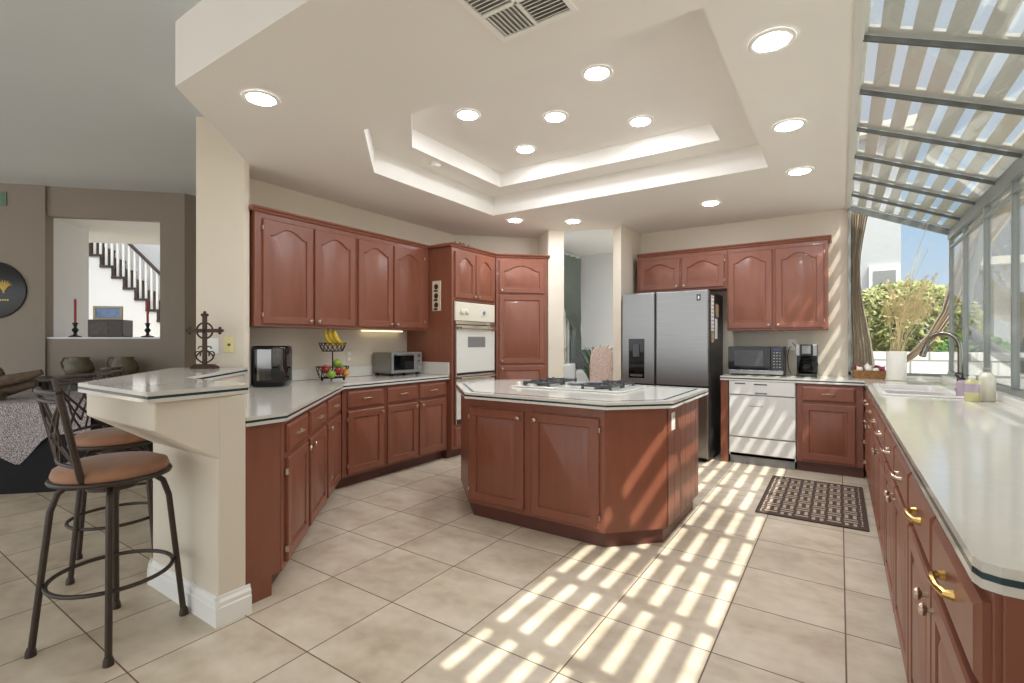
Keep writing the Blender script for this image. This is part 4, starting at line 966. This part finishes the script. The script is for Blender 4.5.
b_ = bottle('soap_bottle', 'lilac and yellow soap bottle with a pale cap, nearest on the counter', 0.66, 3.98, 0.036, 0.155, SOAP2, False, POTW)
MB().lathe([(0.0365, 0.055), (0.0365, 0.105)], (0, 0, 0), 18, cap=False).build('wrap_label', SOAP1, b_)
bottle('soap_bottle', 'tall pale bottle with a grey cap beside the window sill', 0.74, 4.06, 0.040, 0.20, SOAP3, False, GREY)
b_ = bottle('soap_dispenser', 'small pink soap pump between the faucet and the lilac bottle', 0.655, 4.22, 0.032, 0.13, SOAP1, True, BLACK)
# white crock with dried pampas
pp = thing('white_crock', 'white ceramic crock on the counter corner by the end window', 'crock', (0.435, 5.74, ZK))
MB().lathe([(0.066, 0.0), (0.074, 0.006), (0.076, 0.02), (0.076, 0.262), (0.072, 0.27), (0.066, 0.262), (0.066, 0.03), (0.0, 0.03)], (0, 0, 0), 30).build('body', POTW, pp)
pm = thing('pampas_stems', 'dried pampas grass stems fanning out of the white crock', 'dried grass', (0.435, 5.74, ZK + 0.04))
rnd = random.Random(11)
st = MB(); plm = MB()
for k in range(26):
    tx = -0.10 + 0.42 * rnd.random(); ty = rnd.uniform(-0.12, 0.25); tz = 0.62 + 0.35 * rnd.random() + (0.55 if k in (3, 7, 12) else 0)
    if k in (3, 7, 12): tx = 0.18 + 0.1 * rnd.random()
    x0, y0 = rnd.uniform(-0.04, 0.04), rnd.uniform(-0.04, 0.04)
    pts = [(x0, y0, 0), (x0 * 1.2, y0 * 1.2, 0.23)] + [(x0 + (tx - x0) * (q ** 1.4), y0 + (ty - y0) * q, 0.23 + (tz - 0.23) * q) for q in (0.3, 0.6, 0.8, 1.0)]
    st.tube(pts, 0.0022, 5)
    a, b = Vector(pts[-3]), Vector(pts[-1])
    if k not in (3, 7, 12):
        for q in range(120):
            t = rnd.random(); p = a.lerp(b, t) + Vector((rnd.gauss(0, 0.018), rnd.gauss(0, 0.018), 0)) * (1.3 - t)
            d_ = Vector((rnd.gauss(0.2, 0.5), rnd.gauss(0, 0.5), 1.0)).normalized() * 0.035; s_v = d_.orthogonal().normalized() * 0.0025
            plm.add([p - s_v, p + s_v, p + d_], [(0, 1, 2)])
st.build('stalks', PAMPAS, pm); plm.build('plumes', PAMPAS, pm, smooth=False)
# basket of garlic and red onions
gb = thing('wicker_tray', 'shallow wicker basket on the counter corner below the drape', 'basket', (0.235, 5.93, ZK))
bx = MB().loops([loopz(-0.135 * k, 0.135 * k, -0.095 * k, 0.095 * k, 0.02, z) for k, z in ((0.92, 0), (1.0, 0.07), (1.03, 0.078), (0.97, 0.078), (0.9, 0.012))], True, True)
bx.build('tray', WICKER, gb, smooth=False)
for k in range(5): MB().tube([(0.135 * 1.0 * math.cos(a) * 1.0, 0.097 * math.sin(a) * 1.0, 0.012 + k * 0.014) for a in [2 * PI * i / 40 for i in range(40)]], 0.004, 5, True) if False else None
def bulb(kind, label, p, r, m, group):
    o = MB().lathe([(0.2 * r, -0.8 * r), (0.7 * r, -0.7 * r), (r, -0.1 * r), (0.85 * r, 0.4 * r), (0.35 * r, 0.85 * r), (0.12 * r, 1.25 * r), (0.1 * r, 1.5 * r)], (0, 0, 0), 14).build(kind, m, None, ang=80)
    o.location = (0.235 + p[0], 5.93 + p[1], ZK + p[2]); o.rotation_euler = (rnd.uniform(-0.9, 0.9), rnd.uniform(-0.9, 0.9), 0); tag(o, label, kind.split('_')[-1], group)
GG = 'garlic and onions in the wicker basket'
bulb('garlic_bulb', 'white garlic bulb at the front left of the wicker basket', (-0.075, -0.05, 0.085), 0.03, GARLIC, GG)
bulb('garlic_bulb', 'white garlic bulb heaped in the middle of the wicker basket', (0.0, -0.04, 0.09), 0.032, GARLIC, GG)
bulb('garlic_bulb', 'white garlic bulb on top at the back of the wicker basket', (-0.01, 0.03, 0.11), 0.03, GARLIC, GG)
bulb('garlic_bulb', 'white garlic bulb between the onions, front right of the basket', (0.055, -0.055, 0.08), 0.028, GARLIC, GG)
bulb('red_onion', 'red onion at the back left of the wicker basket', (-0.085, 0.03, 0.10), 0.034, ONION, GG)
bulb('red_onion', 'red onion at the right end of the basket by the crock', (0.1, -0.025, 0.09), 0.032, ONION, GG)
bulb('red_onion', 'red onion at the back right of the wicker basket', (0.07, 0.05, 0.10), 0.032, ONION, GG)

# rug
rg = MB().prism(rrect(-0.345, 0.345, -0.59, 0.59, 0.012), 0.001, 0.010).build('kitchen_rug', RUG, None, smooth=False, bevel=0.003); rg.location = (-0.18, 4.62, 0)
tag(rg, 'dark brown basket-weave patterned rug on the tile by the sink', 'rug')

# ================================================================== CEILING FITTINGS
def downlight(label, x, y, z, first=[None]):
    if first[0] is None:
        r = thing('recessed_light', label, 'light', (x, y, z), 0, 'recessed ceiling lights')
        MB().loops([[(rr * math.cos(2 * PI * i / 28), rr * math.sin(2 * PI * i / 28), zz) for i in range(28)] for rr, zz in ((0.098, -0.001), (0.098, -0.006), (0.09, -0.009), (0.075, -0.007), (0.072, -0.003))], False, False).build('trim_ring', TRIMW, r)
        MB().lathe([(0.073, -0.004), (0.066, -0.010), (0.045, -0.014), (0.0, -0.016)], (0, 0, 0), 24, cap=False).build('lens', LENS, r)
        first[0] = r; return r
    return dup(first[0], (x, y, z), 0, label)
for lab, x, y, z in (('recessed light in the soffit above the bar and pillar', -2.73, 1.52, ZC), ('recessed light nearest the top of the glass roof', -0.26, 2.53, ZC),
    ('recessed light in the right row, level with the tray middle', -0.27, 3.58, ZC), ('recessed light in the right row above the rug', -0.27, 4.59, ZC),
    ('recessed light above the fridge and microwave cabinets', -1.07, 5.16, ZC), ('recessed light in front of the doorway', -2.54, 5.06, ZC), ('recessed light above the pantry and oven cabinet', -3.07, 4.65, ZC),
    ('recessed tray light, near right of five', -1.30, 2.93, ZT2), ('recessed tray light, centre of five', -1.82, 3.32, ZT2), ('recessed tray light, far right of five', -1.30, 3.76, ZT2),
    ('recessed tray light, near left of five', -2.36, 2.92, ZT2), ('recessed tray light, far left of five', -2.35, 3.73, ZT2)):
    downlight(lab, x, y, z)
downlight('added fill light in the white room past the doorway, hidden behind the left jamb', -3.62, 6.15, 2.8)  # unseen fill light, added to brighten the white room
downlight('added fill light in the white room past the doorway, behind the fridge wall', -2.06, 7.5, 2.8)  # second added fill light, out of view
sd = MB().lathe([(0.05, 0), (0.05, -0.02), (0.04, -0.03), (0.0, -0.031)], (-2.99, 3.24, ZT1), 20).build('smoke_detector', TRIMW, None); tag(sd, 'small white smoke detector on the lower step of the ceiling tray', 'smoke detector')
vt = thing('ceiling_vent', 'white square air register with slatted quarters in the ceiling', 'vent', (-1.09, 1.655, ZC))
MB().box(-0.19, 0.19, -0.19, -0.165, -0.012, -0.001).box(-0.19, 0.19, 0.165, 0.19, -0.012, -0.001).box(-0.19, -0.165, -0.165, 0.165, -0.012, -0.001).box(0.165, 0.19, -0.165, 0.165, -0.012, -0.001).box(-0.165, 0.165, -0.008, 0.008, -0.012, -0.001).box(-0.008, 0.008, -0.165, 0.165, -0.012, -0.001).build('frame', TRIMW, vt, smooth=False, bevel=0.002)
MB().box(-0.165, 0.165, -0.165, 0.165, -0.002, -0.0008).build('backing', GREY, vt, smooth=False)
for qx in (-1, 1):
    for qy in (-1, 1):
        for k in range(7):
            o_ = 0.02 + k * 0.021
            mb = MB()
            if qx * qy > 0: mb.box(qx * 0.0865 - 0.075, qx * 0.0865 + 0.075, -0.0115, 0.0115, -0.0008, 0.0008, T(0, qy * (o_ + 0.006), -0.007) @ Matrix.Rotation(0.6, 4, 'X'))
            else: mb.box(-0.0115, 0.0115, qy * 0.0865 - 0.075, qy * 0.0865 + 0.075, -0.0008, 0.0008, T(qx * (o_ + 0.006), 0, -0.007) @ Matrix.Rotation(0.6, 4, 'Y'))
            mb.build('slat', TRIMW, vt, smooth=False)

# ================================================================== BAR STOOLS
def make_stool(label, loc, rz):
    r = thing('bar_stool', label, 'stool', loc, rz, 'bronze bar stools at the raised bar')   # back towards local -y
    SZ = 0.70
    MB().lathe([(0.0, SZ - 0.01), (0.175, SZ - 0.01), (0.198, SZ + 0.003), (0.203, SZ + 0.02), (0.196, SZ + 0.042), (0.16, SZ + 0.058), (0.08, SZ + 0.068), (0.0, SZ + 0.07)], (0, 0, 0), 36).build('seat', SUEDE, r, ang=60)
    MB().tube([(0.203 * math.cos(a), 0.203 * math.sin(a), SZ - 0.004) for a in [2 * PI * i / 36 for i in range(36)]], 0.011, 8, True).build('seat_ring', BRONZE, r)
    MB().lathe([(0.09, SZ - 0.06), (0.09, SZ - 0.02), (0.15, SZ - 0.012), (0.0, SZ - 0.012)], (0, 0, 0), 20).build('swivel', BRONZE, r)
    for k in range(4):
        a = math.radians(-18) + k * PI / 2
        c, s = math.cos(a), math.sin(a)
        p = [(0.10 * c, 0.10 * s, SZ - 0.035), (0.15 * c, 0.15 * s, SZ - 0.035), (0.178 * c, 0.178 * s, SZ - 0.06), (0.20 * c, 0.20 * s, SZ - 0.13), (0.256 * c, 0.256 * s, 0.012)]
        lg = MB().tube(p, 0.0125, 10).build('leg', BRONZE, r)
        MB().lathe([(0.019, 0), (0.018, 0.02), (0.0135, 0.034)], (0.257 * c, 0.257 * s, 0), 12).build('foot_cap', BRONZE, lg)
    rr = 0.215
    MB().tube([(rr * math.cos(a), rr * math.sin(a), 0.27) for a in [2 * PI * i / 36 for i in range(36)]], 0.009, 8, True).build('foot_ring', BRONZE, r)
    # backrest leaning away
    def bp(x, z):
        t = (z - SZ) / 0.38; return (x * (1 + 0.12 * t), -0.135 - 0.075 * t + (0.022 * (1 - (x / 0.145) ** 2)) * -1, z)
    for s in (-1, 1):
        MB().tube([(0.135 * s, -0.125, SZ - 0.006), bp(0.145 * s, SZ + 0.03), bp(0.145 * s, SZ + 0.2), bp(0.145 * s, SZ + 0.37)], 0.0125, 8).build('back_post', BRONZE, r)
    MB().tube([bp(-0.145 + 0.29 * i / 10, SZ + 0.37) for i in range(11)], 0.0115, 8).build('top_rail', BRONZE, r)
    MB().tube([bp(-0.145 + 0.29 * i / 10, SZ + 0.335) for i in range(11)], 0.008, 8).build('upper_rail', BRONZE, r)
    MB().tube([bp(-0.145 + 0.29 * i / 10, SZ + 0.075) for i in range(11)], 0.008, 8).build('lower_rail', BRONZE, r)
    la = MB()
    for s in (-1, 1):
        la.tube([bp(s * (-0.135 + 0.27 * i / 8), SZ + 0.08 + 0.25 * i / 8) for i in range(9)], 0.0065, 6)
        la.tube([bp(s * (-0.135 + 0.135 * i / 6), SZ + 0.325 - 0.2 * i / 6) for i in range(7)], 0.0055, 6)
        la.tube([bp(s * (0.02 + 0.05 * math.sin(PI * i / 8)), SZ + 0.08 + 0.25 * i / 8) for i in range(9)], 0.0055, 6)
    la.build('back_lattice', BRONZE, r)
    return r
s1 = make_stool('nearest bronze bar stool with a round tan suede seat, fully in view', (-2.625, 0.805, 0), math.radians(-2))
dup(s1, (-3.46, 1.08, 0), math.radians(-47), 'second bronze bar stool with tan seat, half hidden by the bar corner')
dup(s1, (-4.28, 1.50, 0), math.radians(-40), 'farthest bronze bar stool, only its back rail showing over the bar')

# ================================================================== FAMILY ROOM
tb = thing('skirted_table', 'long table skirted in black cloth behind the bar stools', 'table', (-5.62, 1.22, 0), PI / 4)
sk = MB(); ls = []
N_ = 60
for z, k in ((0.0, 1.0), (0.4, 0.99), (0.74, 0.98), (0.755, 0.97)):
    row = []
    for x, y in rrect(-1.3, 0.42, -0.02, 1.0, 0.05, 6):
        row.append((x * k, 0.49 + (y - 0.49) * k, z))
    ls.append(row)
sk.loops(ls).build('skirt', BLACKCLOTH, tb, ang=50)
# speckled cloth: flat on top, hanging over the front with a pointed corner
cl = MB(); xs = [i / 30 for i in range(31)]
m_t = T(-5.62, 1.22, 0) @ RZ(PI / 4)
def drop(x):  # hanging depth along the front edge
    pts = [(-1.25, 0.30), (-0.35, 0.38), (-0.13, 0.52), (0.06, 0.30), (0.12, 0.27), (0.42, 0.27)]
    for (a, da), (b, db) in zip(pts[:-1], pts[1:]):
        if a <= x <= b: return da + (db - da) * (x - a) / (b - a)
    return 0.27
rows = []
for i in range(61):
    x = -1.25 + 1.65 * i / 60; dq = drop(x)
    rows.append([(x, 0.96, 0.762), (x, 0.45, 0.764), (x, 0.0, 0.763), (x, -0.028, 0.755), (x, -0.034 - 0.006 * math.sin(x * 20), 0.755 - dq * 0.5), (x, -0.034 - 0.01 * math.sin(x * 20), 0.755 - dq)])
ls = [[r_[j] for r_ in rows] + [(p[0], p[1] + (0.003 if j >= 3 else 0), p[2] - (0.003 if j < 3 else 0)) for p in [r_[j] for r_ in rows][::-1]] for j in range(6)]
o = cl.loops(ls, True, True, True, m_t).build('table_runner', CLOTH, None); tag(o, 'grey speckled cloth with a pointed corner over the black skirted table', 'tablecloth')
dwd = MB()
q = lambda x, y, z: tuple(m_t @ Vector((x, y, z)))
for pts, r_ in (([(-0.95, 0.25, 0.81), (-0.65, 0.22, 0.84), (-0.4, 0.25, 0.85), (-0.2, 0.28, 0.90)], 0.07), ([(-0.7, 0.2, 0.82), (-0.5, 0.15, 0.90), (-0.28, 0.2, 0.95), (-0.12, 0.22, 1.0)], 0.05), ([(-0.8, 0.3, 0.85), (-0.62, 0.3, 0.95), (-0.5, 0.34, 1.0)], 0.05), ([(-0.9, 0.18, 0.82), (-0.55, 0.14, 0.81), (-0.34, 0.12, 0.80)], 0.04)):
    dwd.tube([q(*p) for p in pts], r_, 9, taper=[0.5] + [1.1, 0.9, 0.5][:len(pts) - 1])
tag(dwd.build('driftwood', DRIFT, None, ang=60), 'gnarled brown driftwood piece lying on the speckled cloth', 'driftwood')
# console by the far wall with two jugs
cs = thing('console_table', 'dark console table against the far wall below the pass-through', 'console', (-6.62, 2.07, 0), PI / 4)
MB().box(-0.9, 0.55, -0.19, 0.19, 0.85, 0.885).build('top', DARKWOOD, cs, smooth=False, bevel=0.003)
for x in (-0.86, 0.51):
    for y in (-0.15, 0.15): MB().box(x - 0.025, x + 0.025, y - 0.025, y + 0.025, 0, 0.85).build('leg', DARKWOOD, cs, smooth=False)
def jug(label, s, rz):
    p = T(-6.62, 2.07, 0) @ RZ(PI / 4) @ Vector((s, 0, 0.886))
    j = thing('stoneware_jug', label, 'jug', p, rz, 'jugs on the console')
    MB().lathe([(0.075, 0), (0.115, 0.03), (0.13, 0.09), (0.115, 0.15), (0.085, 0.185), (0.09, 0.215), (0.08, 0.215), (0.07, 0.18), (0.0, 0.17)], (0, 0, 0), 26).build('body', JUG, j, ang=60)
    MB().tube([(0.08, 0, 0.205), (0.15, 0, 0.205), (0.175, 0, 0.15), (0.155, 0, 0.09), (0.12, 0, 0.06)], 0.013, 8).build('handle', JUG, j)
jug('olive brown jug with a loop handle, left of two on the console', -0.36, PI + PI / 4); jug('olive brown jug mostly hidden behind the far stool, right of two', 0.07, PI + PI / 4)
# things on the pass-through ledge
def onledge(s, d, z): return m9 @ Vector((s, d, z))
def candle(label, s):
    t = thing('candlestick', label, 'candlestick', onledge(s, 0.14, 1.321), 0, 'candlesticks on the pass-through ledge')
    MB().lathe([(0.06, 0), (0.062, 0.01), (0.02, 0.025), (0.014, 0.05), (0.032, 0.075), (0.03, 0.09), (0.014, 0.11), (0.022, 0.15), (0.028, 0.155), (0.028, 0.165), (0.0, 0.165)], (0, 0, 0), 18).build('stick', BLACK, t)
    return t
def wax(label, s):
    o = MB().lathe([(0.012, 0), (0.013, 0.26), (0.006, 0.27), (0.0, 0.27)], (0, 0, 0), 12).build('candle', REDWAX, None); o.location = onledge(s, 0.14, 1.487); tag(o, label, 'candle', 'red taper candles')
    MB().tube([(0, 0, 0.27), (0, 0, 0.285)], 0.002, 5).build('wick', BLACK, o)
sA, sB = (-7.144 + 1.856) / 2 / dv - 0.09, (-6.635 + 2.365) / 2 / dv - 0.07
candle('dark candlestick at the left end of the pass-through ledge', sA); candle('dark candlestick at the right end of the pass-through ledge', sB)
wax('red taper candle at the left end of the pass-through ledge', sA); wax('red taper candle at the right end of the pass-through ledge', sB)
s0, s1_ = (-7.026 + 1.974) / 2 / dv - 0.08, (-6.758 + 2.242) / 2 / dv - 0.11
bx = thing('dark_chest', 'dark wooden chest standing on the pass-through ledge', 'chest', onledge((s0 + s1_) / 2, 0.155, 1.321), PI / 4)
wd_ = (s1_ - s0)
MB().box(-wd_ / 2, wd_ / 2, -0.11, 0.11, 0, 0.20).build('body', DARKWOOD, bx, smooth=False, bevel=0.006)
MB().box(-wd_ / 2 + 0.03, 0.03, -0.114, -0.108, 0.03, 0.17).build('front_panel', mat('chest_panel', lin(64, 54, 40), 0.4, var=0.4, scale=30), bx, smooth=False)
pf = thing('picture_frame', 'framed blue picture standing on the dark chest', 'picture frame', onledge((s0 + s1_) / 2 - 0.03, 0.16, 1.522), PI / 4)
MB().box(-0.15, 0.15, -0.012, 0.012, 0, 0.03).box(-0.15, 0.15, -0.012, 0.012, 0.13, 0.16).box(-0.15, -0.12, -0.012, 0.012, 0.03, 0.13).box(0.12, 0.15, -0.012, 0.012, 0.03, 0.13).build('frame', mat('frame_pewter', lin(150, 140, 120), 0.4, metal=0.5), pf, smooth=False, bevel=0.003)
MB().box(-0.12, 0.12, -0.004, 0.004, 0.03, 0.13).build('picture', BLUEPIC, pf, smooth=False)
# round black plaque on the wall
rp2 = thing('round_plaque', 'round black wall plaque with a gold emblem at the left edge', 'plaque', m9 @ Vector(((-7.68 + 1.32) / 2 / dv, -0.032, 1.83)), PI / 4)
MB().lathe([(0.31, 0.0), (0.31, 0.015), (0.30, 0.02), (0.0, 0.02)], (0, 0, 0), 48, Matrix.Rotation(PI / 2, 4, 'X')).build('disc', BLACK, rp2)
em = MB()
for k in range(7):
    a = 0.5 + k * 0.28; em.tube([(0.10 + 0.02 * k / 7, -0.022, -0.03), (0.10 + 0.05 * math.cos(a), -0.024, 0.03 + 0.03 * math.sin(a)), (0.10 + 0.10 * math.cos(a), -0.022, 0.02 + 0.09 * math.sin(a))], 0.009, 6, taper=[0.6, 1.2, 0.4])
em.build('emblem', GOLD, rp2)
le = MB()
for k in range(5): le.box(0.05 + k * 0.022, 0.062 + k * 0.022, -0.0215, -0.0195, -0.115, -0.10)
le.build('lettering', GOLD, rp2, smooth=False)
gv = thing('wall_register', 'green wall register high on the far left wall', 'vent', m9 @ Vector(((-7.70 + 1.30) / 2 / dv, -0.03, 2.83)), PI / 4)
MB().box(-0.15, 0.15, -0.012, 0, -0.075, 0.075).build('frame', GREENVENT, gv, smooth=False, bevel=0.003)
for k in range(5): MB().box(-0.13, 0.13, -0.018, -0.011, -0.06 + k * 0.026, -0.05 + k * 0.026).build('slat', GREENVENT, gv, smooth=False)
# staircase in the hall
stc = thing('staircase', 'white staircase with dark treads seen through the pass-through', 'staircase', mk @ Vector((0, 0, 0)), PI / 4)
XA = (-13.29 + 3.71) / 2 / dv       # left end of the visible flight along the wall direction
SCL = 17.0 / 12.0
xa = ((-9.378 + 2.622) / 2 / dv) * SCL; za = 1.27 + (2.543 - 1.27) * SCL
xb = ((-8.73 + 3.27) / 2 / dv) * SCL; zb = 1.27 + (1.678 - 1.27) * SCL
run = (xb - xa) / 6.0; rise = (za - zb) / 5.3
str_ = [(xa - 3 * run, 0.0)]
top = []
tr = []
for k in range(-3, 12):
    x = xa + k * run; z = za - k * rise
    if z < 0.05: break
    top += [(x, z), (x + run, z)]; tr.append((x, z))
poly = [(top[0][0], 0)] + top + [(top[-1][0], 0)]
MB().prism(poly, -0.0, 0.08, XZ).build('stringer', COOLW, stc, smooth=False)
for (x, z) in tr:
    MB().box(x - 0.01, x + run + 0.03, -0.13, 0.78, z, z + 0.05).box(x + run - 0.02, x + run + 0.02, -0.10, 0.78, z - rise, z).build('tread', DARKWOOD, stc, smooth=False)
    for j in (0.25, 0.75):
        MB().box(x + run * j - 0.018, x + run * j + 0.018, -0.02, 0.016, z + 0.05, z + 0.95 - (j - 0.25) * rise).build('baluster', TRIMW, stc, smooth=False)
x0_, z0_ = tr[0]; x1_, z1_ = tr[-1]
MB().tube([(x0_, 0, z0_ + 1.0 + 0.3 * rise), (x1_, 0, z1_ + 1.0 + 0.3 * rise)], 0.035, 8).build('handrail', DARKWOOD, stc)

# ================================================================== LIVING ROOM BEYOND
cu = MB(); ls = []
for zi in range(16):
    z = 0.08 + 2.64 * zi / 15
    if z < 1.5: y0, y1 = 7.56, 7.86
    else:
        t = (z - 1.5) / (2.72 - 1.5); y0, y1 = 7.54 - 0.95 * t, 7.86 + 0.06 * t
    if abs(z - 1.5) < 0.1: y0, y1 = 7.60, 7.82
    row = [(-3.80 + 0.035 * math.sin(k * 1.55), y0 + (y1 - y0) * k / 28, z) for k in range(29)]
    row += [(-3.815 + 0.035 * math.sin(k * 1.55), y0 + (y1 - y0) * k / 28, z) for k in range(28, -1, -1)]
    ls.append(row)
o = cu.loops(ls).build('curtain', CURTAIN, None); tag(o, 'sage green curtain tied back beside the window past the doorway', 'curtain')
sf = thing('white_armchair', 'low white armchair past the doorway below the curtain', 'armchair', (-3.46, 7.2, 0), 0.0)
MB().box(-0.24, 0.24, -0.30, 0.3, 0.06, 0.45).build('seat', SOFAW, sf, bevel=0.04, seg=3); MB().box(-0.24, 0.24, 0.22, 0.40, 0.3, 0.80).build('back', SOFAW, sf, bevel=0.05, seg=3)
for s in (-1, 1): MB().box(s * 0.31 - 0.07, s * 0.31 + 0.07, -0.30, 0.4, 0.06, 0.90).build('arm', SOFAW, sf, bevel=0.04, seg=3)
MB().box(-0.34, -0.30, -0.28, -0.24, 0, 0.06).box(0.30, 0.34, -0.28, -0.24, 0, 0.06).box(-0.34, -0.30, 0.3, 0.34, 0, 0.06).box(0.30, 0.34, 0.3, 0.34, 0, 0.06).build('feet', DARKWOOD, sf, smooth=False)
pl = MB().loops([[(x * k, y * 1.0, z) for x, y in rrect(-0.14, 0.14, -0.05, 0.05, 0.04)] for z, k in ((0, 0.8), (0.03, 1.0), (0.2, 0.95), (0.31, 1.0), (0.33, 0.85))]).build('pillow', PILLOW, None, ang=60)
pl.location = (-3.58, 7.5, 0.802); pl.rotation_euler = (0.0, 0, 0.0); tag(pl, 'dark grey pillow on the back of the white armchair', 'pillow')
hc = thing('upholstered_chair', 'tall-backed pink floral upholstered chair behind the cooktop', 'chair', (-2.63, 6.08, 0), 0.5)
MB().loops([[(x * k + 0.0, y, z) for x, y in rrect(-0.16, 0.16, -0.05, 0.05, 0.04)] for z, k in ((0.40, 0.95), (0.7, 1.0), (0.95, 1.0), (1.10, 0.9), (1.17, 0.7), (1.20, 0.4))]).build('backrest', CHAIRF, hc, ang=60)
MB().box(-0.24, 0.24, 0.04, 0.52, 0.38, 0.48).build('seat', CHAIRF, hc, bevel=0.03, seg=3)
for x in (-0.2, 0.2):
    for y in (0.0, 0.46): MB().box(x - 0.02, x + 0.02, y - 0.02, y + 0.02, 0, 0.38).build('leg', DARKWOOD, hc, smooth=False)
pn = thing('potted_plant', 'leafy potted plant with arching leaves behind the floral chair', 'plant', (-3.0, 6.8, 0))
MB().lathe([(0.13, 0), (0.18, 0.30), (0.19, 0.34), (0.17, 0.34), (0.15, 0.30), (0, 0.30)], (0, 0, 0), 24).build('pot', DGREY, pn)
rnd = random.Random(4); lf = MB()
for k in range(64):
    a = rnd.uniform(0, 2 * PI); rr = rnd.uniform(0.18, 0.44); h = rnd.uniform(0.75, 1.3); z0 = 0.32
    prev = None; pts = []
    for i in range(7):
        t = i / 6; pts.append(Vector((rr * t ** 1.2 * math.cos(a), rr * t ** 1.2 * math.sin(a), z0 + h * (1.0 * t - 0.25 * t ** 3 * (1 + rr)))))
    side = Vector((-math.sin(a), math.cos(a), 0)); wv = rnd.uniform(0.022, 0.042)
    lo = [p - side * wv * math.sin(PI * min(1, (i + 0.6) / 6.8)) for i, p in enumerate(pts)]; hi = [p + side * wv * math.sin(PI * min(1, (i + 0.6) / 6.8)) for i, p in enumerate(pts)]
    n = len(pts); lf.add(lo + hi, [(i, i + 1, n + i + 1, n + i) for i in range(n - 1)])
lf.build('leaves', LEAF, pn)
sdt = thing('side_table', 'small dark side table beside the plant near the doorway', 'table', (-2.15, 6.75, 0))
MB().lathe([(0.0, 0.93), (0.19, 0.93), (0.19, 0.955), (0.0, 0.955)], (0, 0, 0), 24).build('top', DARKWOOD, sdt)
MB().tube([(0, 0, 0.02), (0, 0, 0.93)], 0.025, 8).lathe([(0.15, 0), (0.15, 0.015), (0.03, 0.03)], (0, 0, 0), 20).build('pedestal', DARKWOOD, sdt)
